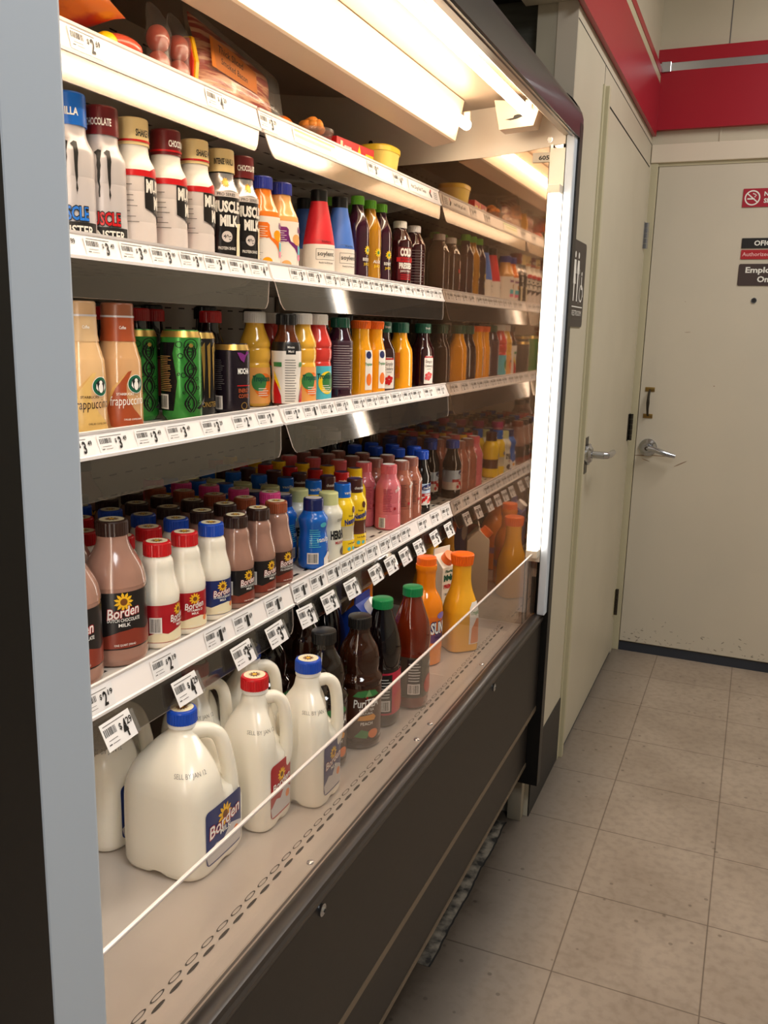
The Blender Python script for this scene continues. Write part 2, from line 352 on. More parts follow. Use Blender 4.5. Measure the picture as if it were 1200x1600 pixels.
    def cut(s, du, dv=None, umax=.2):
        bm = bmesh.new(); V = [bm.verts.new(p) for p in s.v]
        for f, i in zip(s.f, s.m):
            try: q = bm.faces.new([V[k] for k in f]); q.material_index = i
            except Exception: pass
        us = [p[0] for p in s.v]; vv = [p[1] for p in s.v]
        def run(ax, lo, hi, d):
            k = math.floor(lo/d)+1
            while k*d < hi-1e-6:
                n = (1, 0, 0) if ax == 0 else (0, 1, 0); c = (k*d, 0, 0) if ax == 0 else (0, k*d, 0)
                bmesh.ops.bisect_plane(bm, geom=bm.verts[:]+bm.edges[:]+bm.faces[:], plane_co=c, plane_no=n, dist=1e-7); k += 1
        if du: run(0, min(us), max(us), du)
        if dv: run(1, min(vv), max(vv), dv)
        bm.verts.index_update()
        r = ([tuple(v.co) for v in bm.verts], [[v.index for v in f.verts] for f in bm.faces], [f.material_index for f in bm.faces]); bm.free()
        return r
    def into(s, mb, fn, du=None, dv=None):
        if not s.v: return
        V, F, Mi = s.cut(du, dv) if du else (s.v, s.f, s.m)
        b = len(mb.v); mb.v += [tuple(fn(*p)) for p in V]
        ids = [mb.mi(m) for m in s.mats]
        for f, i in zip(F, Mi): mb.f.append([b+k for k in f]); mb.m.append(ids[i])

# ------------------------------------------------------------------ lofted bottles
def smooth(pts, sub=3):
    """Catmull-Rom through (z, r) points; a doubled point keeps a corner"""
    out = []
    n = len(pts)
    for i in range(n-1):
        p0, p1, p2, p3 = pts[max(i-1, 0)], pts[i], pts[i+1], pts[min(i+2, n-1)]
        if p1 == p2: continue
        if p0 == p1: p0 = p1
        for k in range(sub):
            t = k/sub
            f = lambda a, b, c, d: .5*((2*b)+(-a+c)*t+(2*a-5*b+4*c-d)*t*t+(-a+3*b-3*c+d)*t**3)
            out.append((f(p0[0], p1[0], p2[0], p3[0]), max(0, f(p0[1], p1[1], p2[1], p3[1]))))
    out.append(pts[-1]); return out
def sup(th, n):
    if n <= 2.01: return 1.0
    c, s_ = abs(math.cos(th)), abs(math.sin(th)); return 1/((c**n+s_**n)**(1/n))
def nz(n, z):   # squareness may vary with height
    if isinstance(n, (int, float)): return n
    if z <= n[0][0]: return n[0][1]
    for (a, x), (b, y) in zip(n, n[1:]):
        if z <= b: return x+(y-x)*(z-a)/(b-a)
    return n[-1][1]
def loft(mb, prof, mt, n=2, seg=36, rib=None):
    V = []; rings = []
    for z, r in prof:
        e = nz(n, z); row = []
        for i in range(seg):
            th = 2*PI*i/seg; rr = r*sup(th, e)
            if rib: rr += rib*(1 if i % 2 else -1)
            row.append(len(V)); V.append((rr*math.cos(th), rr*math.sin(th), z))
        rings.append(row)
    F = []
    for a, b in zip(rings, rings[1:]):
        for i in range(seg): F.append((a[i], a[(i+1) % seg], b[(i+1) % seg], b[i]))
    F.append(tuple(rings[0][::-1])); F.append(tuple(rings[-1]))
    mb.add(V, F, mt)
def prof_r(prof, z):
    if z <= prof[0][0]: return prof[0][1]
    for (a, x), (b, y) in zip(prof, prof[1:]):
        if z <= b: return x+(y-x)*(z-a)/max(b-a, 1e-9)
    return prof[-1][1]
class Kind:
    """one kind of container: list of (part name, mesh) sharing data over all copies"""
    def __init__(s, name, cat, prof, body, cap, n=2, bands=(), art=None, artphi=0, capart=None, top=None, rib=.0003, sub=3, hood=None):
        s.name, s.cat = name, cat; s.parts = []
        P = smooth(prof, sub); s.H = P[-1][0]; s.R = max(r for z, r in P)
        mb = MB(); loft(mb, P, body, n); s.parts.append(('body', mb.mesh(name+'_body')))
        if cap:
            r, z0, z1, cm = cap[:4]; tap = cap[4] if len(cap) > 4 else 1.0
            mc = MB(); loft(mc, [(z0, r), (z1-.0025, r*tap)], cm, 2, 64 if rib else 40, rib)
            loft(mc, [(z1-.0025, r*tap), (z1-.0006, r*tap-.0008), (z1, r*tap-.0022)], cm, 2, 40)
            if top:
                fl = Flat(); fl.ell(0, 0, r*.78, r*.78, top, 28)
                if top is CREMLBL: fl.flower(0, 0, r*.42, SUNC, SUN)
                fl.into(mc, lambda u, v, w_: (u, v, z1+w_))
            if capart:
                fl = Flat(); capart(fl); fl.into(mc, lambda u, v, w_: ((r+.0005+w_)*math.cos(u/r), (r+.0005+w_)*math.sin(u/r), v), .004)
            s.parts.append(('cap', mc.mesh(name+'_cap', ang=.5))); s.H = z1
        if bands or art:
            ml = MB(); e0 = .0004
            for z0, z1, bm_ in bands:
                zs = [z0]+[z for z, r in P if z0 < z < z1]+[z1]
                V = []; F = []; seg = 48
                for z in zs:
                    for i in range(seg):
                        th = 2*PI*i/seg; rr = prof_r(P, z)*sup(th, nz(n, z))+e0; V.append((rr*math.cos(th), rr*math.sin(th), z))
                for a in range(len(zs)-1):
                    for i in range(seg): F.append((a*seg+i, a*seg+(i+1) % seg, (a+1)*seg+(i+1) % seg, (a+1)*seg+i))
                ml.add(V, F, bm_)
            if art:
                fl = Flat(); art(fl); R0 = s.R
                def fn(u, v, w_):
                    th = u/R0+artphi; rr = prof_r(P, v)*sup(th, nz(n, v))+e0+.0002+w_
                    return (rr*math.cos(th), rr*math.sin(th), v)
                fl.into(ml, fn, .005, .009)
            s.parts.append(('label', ml.mesh(name+'_label', ang=.5)))
    def put(s, x, y, z, deg, label, group=None, name=None):
        o = empty(name or s.name, (x, y, z), math.radians(deg), label=label, cat=s.cat, group=group)
        for pn, me in s.parts: link(pn, me, o)
        return o

# ================================================================== THE SETTING
def struct(name, mb, **k): return mb.build(name, kind='structure', smooth=k.pop('smooth', False), **k)
MB().__class__
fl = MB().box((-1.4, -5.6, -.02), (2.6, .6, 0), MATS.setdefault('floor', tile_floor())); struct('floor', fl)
struct('ceiling', MB().box((-1.4, -5.6, 3.0), (2.6, .6, 3.05), M_ceil))
XW = -.2; YB = .288
wl = MB().box((XW-.1, -1.24, 0), (XW, YB+.1, 3.0), M_wall)
wl.box((XW-.001, -1.24, 0), (XW+.003, -.862, .215), M_darkbase)
wl.box((XW-.001, -1.24, 2.098), (XW+.0006, YB, 2.1005), M_slot).box((XW-.001, -.845, 2.045), (XW+.0006, -.8425, 2.1), M_slot)
struct('wall_left', wl)
wb = MB().box((XW-.1, YB, 0), (2.6, YB+.1, 3.0), M_wall)
for x in (.05, .66): wb.box((x, YB-.0012, 2.45), (x+.004, YB+.001, 3.0), M_inkg)
wb.box((.048, YB-.004, 2.09), (.056, YB, 2.16), M_wall)
struct('wall_back', wb)
struct('wall_side', MB().box((-1.4, -5.6, 0), (-1.15, -1.2, 3.0), M_wall).box((-1.15, -1.2, 0), (XW-.1, -1.15, 3), M_greyw).box((-.25, -1.243, 1.8), (-.2, -1.238, 3), M_cream))
struct('wall_right', MB().box((2.6, -5.6, 0), (2.7, .6, 3.0), M_wall))
struct('trim_1', MB().box((-.33, -1.30, 2.137), (-.198, -1.243, 2.45), M_wall).box((-1.1, -1.32, 2.16), (-.33, -1.21, 2.45), M_slot))
# red bands with a metal stripe
rb = MB().box((-.198, -1.30, 2.128), (-.185, .262, 2.318), M_red).box((-.198, -1.30, 2.318), (-.187, .262, 2.35), M_frame).box((-.198, -1.30, 2.35), (-.185, .262, 2.376), M_red)
struct('trim_2', rb)
rb = MB().box((-.2, .262, 2.152), (.95, YB, 2.363), M_red).box((-.2, .264, 2.363), (.95, YB, 2.393), M_alu).box((-.2, .262, 2.393), (.95, YB, 2.442), M_red)
rb.box((-.186, .256, 2.359), (-.15, .266, 2.397), M_chrome, .002)
struct('trim_3', rb)
struct('baseboard_back', MB().extr([(YB-.012, 0), (YB, 0), (YB, .038), (YB-.006, .038)], -.17, 2.6, M_base, ax=0))
# door 1, on the left wall, with its frame, hinges and lever
d1 = MB().box((XW, -.80, .012), (XW+.006, .215, 2.008), M_wall).box((XW, -.80, .0), (XW+.004, .215, .03), M_base).box((XW, -.79, 2.004), (XW+.0068, .2, 2.0085), M_slot)
D1 = struct('door_1', d1)
fr = MB().box((XW, -.862, 0), (XW+.004, -.80, 2.045), M_frame).box((XW, -.842, 0), (XW+.016, -.822, 2.045), M_frame, .002)
fr.box((XW, .215, 0), (XW+.007, .25, 2.02), M_wall).box((XW, -.80, 2.012), (XW+.003, .25, 2.03), M_wall)
fr.build('door_frame', D1, smooth=False)
for z0, z1, mt in ((1.70, 1.80, M_chrome), (.935, 1.045, M_dkmetal), (.175, .29, M_dkmetal)):
    h = MB().box((XW+.005, .185, z0), (XW+.0085, .243, z1), M_frame if z0 < .2 else mt)
    n = 5; dz = (z1-z0)/n
    for i in range(n): h.cyl((XW+.014, .218, z0+i*dz+.0008), (XW+.014, .218, z0+(i+1)*dz-.0008), .0085, mt)
    h.build('hinge', D1)
h = MB().box((XW+.006, -.765, .93), (XW+.0075, -.72, 1.045), M_dkmetal)
h.cyl((XW+.006, -.735, .99), (XW+.016, -.735, .99), .034, M_chrome, 28).cyl((XW+.016, -.735, .99), (XW+.024, -.735, .99), .03, M_chrome, 28, r1=.022).cyl((XW+.02, -.735, .99), (XW+.062, -.735, .99), .0115, M_chrome)
h.tube([(XW+.058, -.735, .99), (XW+.07, -.73, .99), (XW+.075, -.71, .99), (XW+.075, -.64, .99)], [.011, .011, .010, .009], M_chrome, 12)
h.build('door_handle', D1)
# door 2, on the back wall
YD = YB-.012
D2 = struct('door_2', MB().box((-.165, YD, .045), (.80, YB+.001, 2.025), M_wallb))
fr = MB().box((-.198, YB-.02, 0), (-.168, YB+.001, 2.03), M_frame, .002).box((.803, YB-.02, 0), (.84, YB+.001, 2.03), M_frame, .002)
fr.box((-.198, YB-.026, 2.03), (.84, YB+.001, 2.098), M_cream, .003).box((-.168, YB-.015, 2.018), (.803, YB, 2.03), M_frame)
fr.build('door_frame', D2, smooth=False)
sc = MB()      # scuffs and dirt that have marked the door
for i in range(90):
    x = random.uniform(-.15, .75); z = .05+abs(random.gauss(0, .045)); a = random.uniform(.002, .011); b = random.uniform(.0008, .005)
    fl_ = Flat(); fl_.ell(x, z, a*.7, b*.6, m_('door_dirt', (150, 142, 126), .6), 9, random.uniform(-1, 1)); fl_.into(sc, lambda u, v, w_: (u, YD-.0003-w_, v))
for x, z, a, b, r in ((-.14, .868, .03, .0022, .05), (-.12, .85, .018, .0015, -.3), (.0, 1.38, .012, .0009, .1), (-.06, .872, .05, .0016, .0), (.02, .845, .03, .002, .5), (.12, 1.17, .003, .002, 0), (-.02, 1.5, .002, .001, 0)):
    fl_ = Flat(); fl_.ell(x, z, a, b, m_('scuff', (150, 124, 100)), 9, r); fl_.into(sc, lambda u, v, w_: (u, YD-.0004-w_, v))
sc.build('scuff_marks', D2, smooth=False)
h = MB().cyl((-.115, YD, .905), (-.115, YD-.01, .905), .036, M_chrome, 32).cyl((-.115, YD-.01, .905), (-.115, YD-.02, .905), .034, M_chrome, 32, r1=.024).cyl((-.115, YD-.018, .905), (-.115, YD-.055, .905), .013, M_chrome)
h.cyl((-.115, YD-.055, .905), (-.115, YD-.0565, .905), .008, M_dkmetal)
h.tube([(-.115, YD-.045, .905), (-.085, YD-.05, .903), (-.05, YD-.052, .893), (-.02, YD-.05, .884), (-.0, YD-.047, .88)], [.012, .0115, .011, .010, .008], M_chrome, 12)
h.build('door_handle', D2)
h = MB()
for z in (1.145, 1.035): h.box((-.146, YD, z-.009), (-.108, YD-.003, z+.009), M_brass, .001)
h.tube([(-.127, YD-.003, 1.142), (-.127, YD-.018, 1.136), (-.128, YD-.027, 1.11), (-.128, YD-.028, 1.09), (-.128, YD-.027, 1.07), (-.127, YD-.018, 1.044), (-.127, YD-.003, 1.038)], [.004, .0045, .0055, .007, .0055, .0045, .004], M_dkmetal, 10)
h.build('pull_handle', D2)
h = MB().cyl((.234, YD, 1.507), (.234, YD-.004, 1.507), .0105, M_chrome, 20).cyl((.234, YD-.004, 1.507), (.234, YD-.0045, 1.507), .0085, M_ink, 16); h.build('peephole', D2)

def sign(name, label, cat, art, w, h, mt, loc, rz, r=.004, th=.002, **k):
    """flat plaque facing local +x; artwork in (u right, v up)"""
    o = MB(); P = []
    for cx, cy, a0 in ((w/2-r, h/2-r, 0), (-w/2+r, h/2-r, 1), (-w/2+r, -h/2+r, 2), (w/2-r, -h/2+r, 3)):
        for q in range(5): a = PI/2*(a0+q/4); P.append((cx+r*math.cos(a), cy+r*math.sin(a)))
    o.extr(P, -th, 0, mt, ax=0); f = Flat(); art(f); f.into(o, lambda u, v, w_: (w_+.0001, u, v))
    return o.build(name, smooth=False, loc=loc, rot=(0, 0, rz), label=label, cat=cat, **k)
def person(f, u, skirt):
    f.ell(u, .075, .0085, .0085, M_white, 14)
    f.poly([(u-.018, .028), (u-.012, .062), (u+.012, .062), (u+.018, .028), (u+.012, .026), (u+.008, .04), ((u+.02) if skirt else (u+.008), .0), (u+.007, .0), (u+.006, -.045), (u-.006, -.045), (u-.007, .0), ((u-.02) if skirt else (u-.008), .0), (u-.008, .04), (u-.012, .026)], M_white)
def art_rest(f):
    person(f, -.052, True); person(f, -.008, False)
    f.rect(.0155, .04, .0175, -.05, M_white)
    f.ell(.045, .03, .006, .006, M_white, 10); f.ring(.045, -.022, .024, .005, M_white); f.poly([(.040, .022), (.048, .022), (.05, -.004), (.066, -.006), (.074, -.03), (.068, -.032), (.06, -.012), (.042, -.012)], M_white)
    f.rect(-.075, -.058, .075, -.061, M_white); f.text('RESTROOM', 0, -.083, .0145, M_white, w=.125, bold=.0)
    for i in range(9): f.ell(-.05+i*.0125, -.092, .0015, .0015, M_inkg, 6)
sign('restroom_sign', 'tall dark restroom sign with white figures on the wall left of the lever door', 'sign', art_rest, .19, .225, m_('sign_taupe', (62, 54, 50), .5), (XW+.0035, -1.05, 1.493), 0, .012, .003)
LB = -PI/2
def art_ns(f):
    f.ring(-.093, 0, .028, .0048, M_white); f.poly([(-.115, .016), (-.112, .019), (-.071, -.016), (-.074, -.019)], M_white)
    f.rect(-.111, -.006, -.085, -.001, M_white); f.tube if 0 else None
    for i, (a, b) in enumerate(((-.084, .004), (-.081, .009), (-.085, .013), (-.09, .015))): f.ell(a, b, .003, .002, M_white, 8)
    f.text('NO', -.052, .006, .0155, M_white, al='L', bold=.03); f.text('SMOKING', -.052, -.019, .0155, M_white, al='L', bold=.03, w=.10)
sign('no_smoking_sign', 'red no smoking sign taped near the top of the far door', 'sign', art_ns, .255, .068, m_('sign_red', (168, 16, 44), .45), (.155+.1275, YD-.003, 1.889), LB, .002)
sign('office_sign', 'black OFICINA strip sign, topmost of the three stacked signs on the far door', 'sign', lambda f: f.text('OFICINA', 0, -.0085, .018, M_white, bold=.03, w=.11), .20, .038, M_ink, (.168+.1, YD-.003, 1.722), LB, .001)
sign('authorized_sign', 'narrow red Authorized sign between the black and the brown sign on the far door', 'sign', lambda f: f.text('Authorized Personnel', .0, -.006, .0145, m_('sign_pale', (240, 190, 190)), bold=.01, w=.19), .20, .035, m_('sign_red2', (178, 24, 36), .45), (.169+.1, YD-.003, 1.680), LB, .003)
def art_emp(f): f.text('Employees', .0, .008, .021, M_white, bold=.03, w=.155); f.text('Only', .0, -.027, .021, M_white, bold=.03, w=.065)
sign('employees_only_sign', 'dark brown Employees Only sign above the peephole on the far door', 'sign', art_emp, .205, .082, m_('sign_brown', (66, 50, 48), .5), (.167+.1025, YD-.003, 1.604), LB, .006)
# ceiling fixtures of the store (above the frame)
for y, t in ((-1.0, 'beyond the cooler'), (-3.4, 'above the photographer')):
    t_ = empty('ceiling_light', (1.0, y, 2.94), label='recessed rectangular ceiling light of the store '+t, cat='ceiling light', group='store ceiling lights')
    link('housing', MB().box((-.31, -.62, .012), (.31, .62, .06), M_cream).mesh('h', False), t_); link('diffuser', MB().box((-.29, -.60, 0), (.29, .60, .011), M_lens).mesh('d', False), t_)
# scraped, dirty strip of old adhesive on the floor in front of the cooler
g = MB(); rd = random.Random(3); L_, R_ = [], []
M_gunk = mat('old_adhesive', (120, 112, 100), .8, noise=(30, (26, 24, 22), .38, .62, (1, 1, 1)), bump=.4)
for i in range(41):
    y = -1.93+i*.0158; L_.append((-.31, y)); R_.append((-.249+.0012*math.sin(i*.45)+rd.uniform(-.0012, .0012), y))
V = [(x, y, .0007) for x, y in L_]+[(x, y, .0007) for x, y in R_]+[(x+.0045, y, .0009) for x, y in R_]
n = 41; F = [(i, n+i, n+i+1, i+1) for i in range(n-1)]
g.add(V, F, M_gunk); g.add(V, [(n+i, 2*n+i, 2*n+i+1, n+i+1) for i in range(n-1)], M_slot); struct('trim_4', g)

# ================================================================== THE COOLER
Y0, Y1, YS = -3.07, -1.32, -2.195
CB = Vector((-.6, -2.2, 0))
cooler = empty('open_refrigerated_display_case', CB, label='long open refrigerated display case with black base and lit shelves of drinks', cat='refrigerator')
def cpart(name, mb, smooth=True, ang=.6, **k): return mb.build(name, cooler, smooth, ang, loc=-CB, **k)
# base panels
k_ = MB().box((-.215, Y0-.03, .37), (-.182, -1.3, .613), M_blackp).extr([(-.215, .358), (-.181, .358), (-.181, .372), (-.215, .372)], Y0-.03, -1.3, M_bronze)
kp = cpart('kick_panel', k_, False)
lp = cpart('lower_panel', MB().box((-.225, Y0-.03, .20), (-.2, -1.31, .345), M_blackp).box((-.226, Y0-.03, .190), (-.198, -1.31, .2), M_bronze).box((-.222, Y0-.03, .345), (-.205, -1.31, .358), M_slot), False)
for y, z in ((-2.586, .565), (-1.764, .566)):
    b = MB().cyl((-.182, y, z+.035), (-.178, y, z+.035), .0085, M_chrome).cyl((-.178, y, z+.035), (-.1755, y, z+.035), .006, M_chrome, r1=.0035).cyl((-.1755, y, z+.035), (-.1748, y, z+.035), .0025, M_ink)
    b.build('bolt', kp)
cpart('base_frame', MB().box((-1.0, Y0-.02, .14), (-.23, -1.31, .46), M_slot), False)
for y in (-1.25, -2.98):
    y_ = y if y < -2 else -1.262
    l = MB().box((-.252, y_-.014, .0), (-.212, y_+.02, .15), M_steel if y < -2 else m_('leg_beige', (150, 140, 122), .5), .003); cpart('leg', l)
# sill trim, deck
s_ = MB().extr([(-.235, .600), (-.225, .585), (-.180, .612), (-.177, .618), (-.177, .624), (-.180, .627), (-.181, .634), (-.186, .637), (-.198, .6365), (-.207, .630), (-.212, .618)], Y0-.03, Y1+.02, M_bumper if 0 else m_('sill_trim', (62, 56, 52), .35, metal=.3))
cpart('sill_trim', s_)
dk = MB().extr([(-.206, .629), (-.206, .622), (-.232, .590), (-.99, .590), (-.99, .600), (-.236, .600), (-.226, .606), (-.212, .624)], Y0+.001, Y1, M_sill)
fl_ = Flat()
y = Y0+.02
while y < Y1-.03:
    fl_.ell(y, .271, .0125, .0024, M_slot, 12); fl_.ring(y+.012, .2815, .0130, .0030, M_slot, 16, .24); fl_.lay = 0; y += .0335
def dkmap(u, v, w_): return (-v, u, .6004+w_)
fl_.into(dk, dkmap)
for y in (-2.33, -1.75): dk.box((-.985, y, .5995), (-.30, y+.0015, .6003), M_creamin)
deckp = cpart('deck', dk, False)
for y in (-2.50, -2.07, -1.996, -1.646):
    MB().sphere((-.243, y, .6005), (.006, .006, .003), M_alu, 12, 6).build('rivet', deckp)
# acrylic front guard
ag = MB().box((-.2075, Y0+.02, .628), (-.2045, Y1+.012, .803), M_acryl)
gd = cpart('front_guard', ag, False)
MB().box((-.2082, Y0+.02, .803), (-.2038, Y1+.01, .8065), M_edge, .001).build('polished_edge', gd)
MB().box((-.2115, Y1-.002, .636), (-.2005, Y1+.010, .735), M_dkmetal).build('guard_clip', gd, smooth=False)
# back and ceiling of the case
cpart('back_panel', MB().box((-1.0, Y0, .46), (-.985, Y1, 2.0), M_back), False)
for y in (-2.93, YS, -1.45): cpart('upright', MB().box((-.985, y-.02, .54), (-.975, y+.02, 1.9), M_back), False)
# canopy
bump = [(-.165, 1.815), (-.165, 1.862), (-.17, 1.879), (-.182, 1.891), (-.20, 1.899), (-.24, 1.915), (-.30, 1.93), (-.30, 1.90), (-.215, 1.885), (-.19, 1.87), (-.18, 1.85), (-.18, 1.815)]
cp = MB().extr(bump, Y0-.03, -1.275, M_bumper); cpart('canopy_bumper', cp, ang=.9)
cn = MB().extr([(-.30, 1.945), (-1.0, 1.99), (-1.0, 1.97), (-.52, 1.915), (-.50, 1.885), (-.30, 1.90), (-.22, 1.875), (-.212, 1.831), (-.2, 1.822), (-.17, 1.8145), (-.17, 1.83), (-.2, 1.88), (-.28, 1.92)], Y0, Y1+.01, M_refl)
canopy = cpart('canopy', cn, False)
MB().extr([(-.1695, 1.8135), (-.17, 1.8150), (-.2005, 1.8235), (-.2, 1.8210)], Y0, Y1+.01, M_steel).build('lip', canopy, smooth=False)
# lamp rail in front (reflector) and light box behind it
lb = MB().extr([(-.418, 1.888), (-.436, 1.802), (-.440, 1.799), (-.492, 1.791), (-.496, 1.794), (-.502, 1.895)], Y0+.005, -1.42, M_canopy)
cpart('light_box', lb, False)
for x, z, nm in ((-.262, 1.850, 'front'), (-.408, 1.834, 'rear')):
    y_s, y_e = Y0+.03, -1.425
    for a, b in ((y_s, -2.235), (-2.225, y_e)):
        lt = cpart('lamp_holder', MB().box((x-.008, b-.002, z-.008), (x+.008, b+.005, z+.03), M_canopy, .002), False)
        MB().cyl((x, a, z), (x, b, z), .0115, M_tube, 20).build('fluorescent_tube', lt)
eb = MB().extr([(-.235, 1.873), (-.25, 1.825), (-.33, 1.82), (-.345, 1.885)], -1.42, -1.37, M_canopy)
fl_ = Flat(); fl_.poly([(-.024, -.004), (-.004, -.001), (-.002, .004), (.006, .006), (.02, .004), (.016, .0), (.004, -.004), (-.01, -.006)], M_ink)
fl_.into(eb, lambda u, v, w_: (-.294+u, -1.4205-w_, 1.845+v))
cpart('lamp_end_box', eb, False)
# ends: black outer plates with a rounded top corner, grey posts, inner linings
def plate(y0, y1):
    P = [(-.19, .137), (-.165, .137), (-.1645, 1.80)]
    for i in range(9):
        a = PI/2*i/8; P.append((-.2445+.08*math.cos(a), 1.845+.085*math.sin(a)))
    P += [(-.30, 1.945), (-1.0, 1.99), (-1.0, .137)]
    return MB().extr(P, y0, y1, M_black)
cpart('end_plate', plate(-1.308, -1.272)); cpart('end_plate', plate(-3.15, -3.072))
lin_far = MB()
curve = [(-.60, 1.772), (-.48, 1.776), (-.376, 1.781), (-.30, 1.788), (-.195, 1.802)]
lin_far.extr([(-.99, 1.765)]+curve+[(-.195, 1.88), (-.3, 1.925), (-.99, 1.97)], -1.3215, -1.309, M_creamin)
lf = cpart('end_lining', lin_far, False)
MB().cyl((-.232, -1.322, 1.812), (-.232, -1.3235, 1.812), .0065, M_chrome).cyl((-.232, -1.3235, 1.812), (-.232, -1.326, 1.812), .0045, M_steel).build('screw', lf)
MB().cyl((-.70, -1.322, 1.83), (-.70, -1.3235, 1.83), .006, M_dkmetal).build('screw', lf)
st = MB().box((-.272, -1.3222, 1.762), (-.226, -1.323, 1.784), m_('sticker_grey', (176, 168, 152))); f_ = Flat(); f_.text('605', .006, -.0045, .009, M_ink, bold=.04, w=.026); f_.into(st, lambda u, v, w_: (-.25+u, -1.3232-w_, 1.772+v)); st.build('sticker', lf, smooth=False)
# reflective end partition
mm = bpy.data.materials.new('fogged_mirror'); mm.use_nodes = True; nt = mm.node_tree; nt.nodes.clear()
o_ = nt.nodes.new('ShaderNodeOutputMaterial'); gl = nt.nodes.new('ShaderNodeBsdfGlossy'); gl.inputs[0].default_value = (.54, .44, .36, 1); gl.inputs[1].default_value = .03
df = nt.nodes.new('ShaderNodeBsdfDiffuse'); tn = nt.nodes.new('ShaderNodeTexNoise'); tn.inputs['Scale'].default_value = 4; tn.inputs['Detail'].default_value = 6
rp = nt.nodes.new('ShaderNodeValToRGB'); rp.color_ramp.elements[0].color = C(74, 58, 46); rp.color_ramp.elements[1].color = C(124, 98, 76); rp.color_ramp.elements[0].position = .3; rp.color_ramp.elements[1].position = .7
mx = nt.nodes.new('ShaderNodeMixShader'); mx.inputs[0].default_value = .62
tcn = nt.nodes.new('ShaderNodeTexCoord')
nt.links.new(tcn.outputs['Object'], tn.inputs['Vector']); nt.links.new(tn.outputs['Fac'], rp.inputs[0]); nt.links.new(rp.outputs[0], df.inputs[0]); nt.links.new(df.outputs[0], mx.inputs[1]); nt.links.new(gl.outputs[0], mx.inputs[2]); nt.links.new(mx.outputs[0], o_.inputs[0])
cpart('end_mirror', MB().extr([(-.99, .5), (-.2, .5), (-.2, 1.801)]+curve[::-1][1:]+[(-.99, 1.765)], -1.3195, -1.310, mm), False)
cpart('end_lining', MB().extr([(-.99, .5), (-.2, .5), (-.2, 1.86), (-.3, 1.92), (-.99, 1.97)], -3.0715, -3.0705, M_creamin), False)
for y0, y1 in ((-1.335, -1.309), (-3.0695, -3.008)):
    x0 = -.19 if y0 > -2 else -.2
    if y0 > -2: pb = MB().box((x0, y0, .637), (-.1695, -1.2745, 1.825), M_grey, .003)
    else: pb = MB().box((x0, y0, .637), (-.1695, y1, 1.825), M_grey, .004)
    cpart('corner_post', pb, False)
for y, x in ((-1.350, -.207), (-3.045, -.235)):
    ch = cpart('lamp_channel', MB().box((x-.02, y+(.014 if y > -2 else -.018), .78), (x+.016, y+(.02 if y > -2 else -.014), 1.79), M_creamin), False)
    MB().cyl((x, y, .815), (x, y, 1.685), .0125, M_vtube, 20).build('fluorescent_tube', ch)
    for z in (.795, 1.685): MB().box((x-.015, y-.015, z), (x+.015, y+.015, z+.02), M_cream, .002).build('lamp_holder', ch, smooth=False)

cpart('mirror_trim', MB().box((-.228, -1.3285, .6), (-.222, -1.3205, 1.80), M_steel).box((-.232, -1.3225, .6), (-.222, -1.3205, 1.80), M_dkmetal), False)
# shelves (two bays, four levels)
LEV = {1: (-.509, 1.707, -.501, 1.671, -.4945, 1.632), 2: (-.490, 1.466, -.482, 1.435, -.475, 1.386), 3: (-.470, 1.226, -.460, 1.195, -.450, 1.141), 4: (-.446, .912, -.436, .874, -.424, .830)}
DECKZ = {1: 1.700, 2: 1.457, 3: 1.217, 4: .900}
for lv, (xt, zt, xb, zb, xg, zg) in LEV.items():
    for bay, (ya, yb) in enumerate(((Y0+.004, YS-.004), (YS+.004, Y1-.002))):
        dz = DECKZ[lv]
        sh = cpart('shelf', MB().box((-.97, ya, dz-.016), (xt-.012, yb, dz), M_shelf if lv > 1 else M_shelf), False)
        nx, nz_ = (zt-zb), (xb-xt)
        rl = MB().extr([(xt-.012, dz-.002), (xt-.003, zt+.0015), (xt+.001, zt+.001), (xt, zt-.002), (xt-.0015, zt-.0035), (xb-.0015, zb+.0045), (xb+.001, zb+.003), (xb+.0005, zb-.001), (xb-.006, zb), (xt-.012, dz-.018)], ya, yb, M_railm)
        rl.build('price_rail', sh, smooth=False)
        d = Vector((xg-xb, 0, zg-zb)); r = .012; P = [(ya+.004, 0), (yb-.004, 0)]
        L = d.length; i1 = .018; cr = .012
        P += [(yb-.004-i1*.7, L-cr), (yb-.006-i1, L-.003), (yb-i1-cr, L), (ya+i1+cr, L), (ya+.006+i1, L-.003), (ya+.004+i1*.7, L-cr)]
        dn = d.normalized(); nn = Vector((-dn.z, 0, dn.x))
        V = [(xb-.003+dn.x*v+nn.x*t, u, zb+.002+dn.z*v+nn.z*t) for t in (0, .0018) for u, v in P]; n = len(P)
        MB().add(V, [tuple(range(n))[::-1], tuple(range(n, 2*n))]+[], M_guard1 if lv == 1 else M_guard).add(V, [(i, (i+1) % n, n+(i+1) % n, n+i) for i in range(n)], M_edge).build('clear_guard', sh, smooth=False)
        for yy in (ya+.002, yb-.004):
            MB().extr([(-.97, dz-.016), (xt-.03, dz-.016), (xt-.05, dz-.03), (-.97, dz-.10)], yy, yy+.002, M_back if 0 else m_('bracket', (170, 162, 150), .45)).build('bracket', sh, smooth=False)

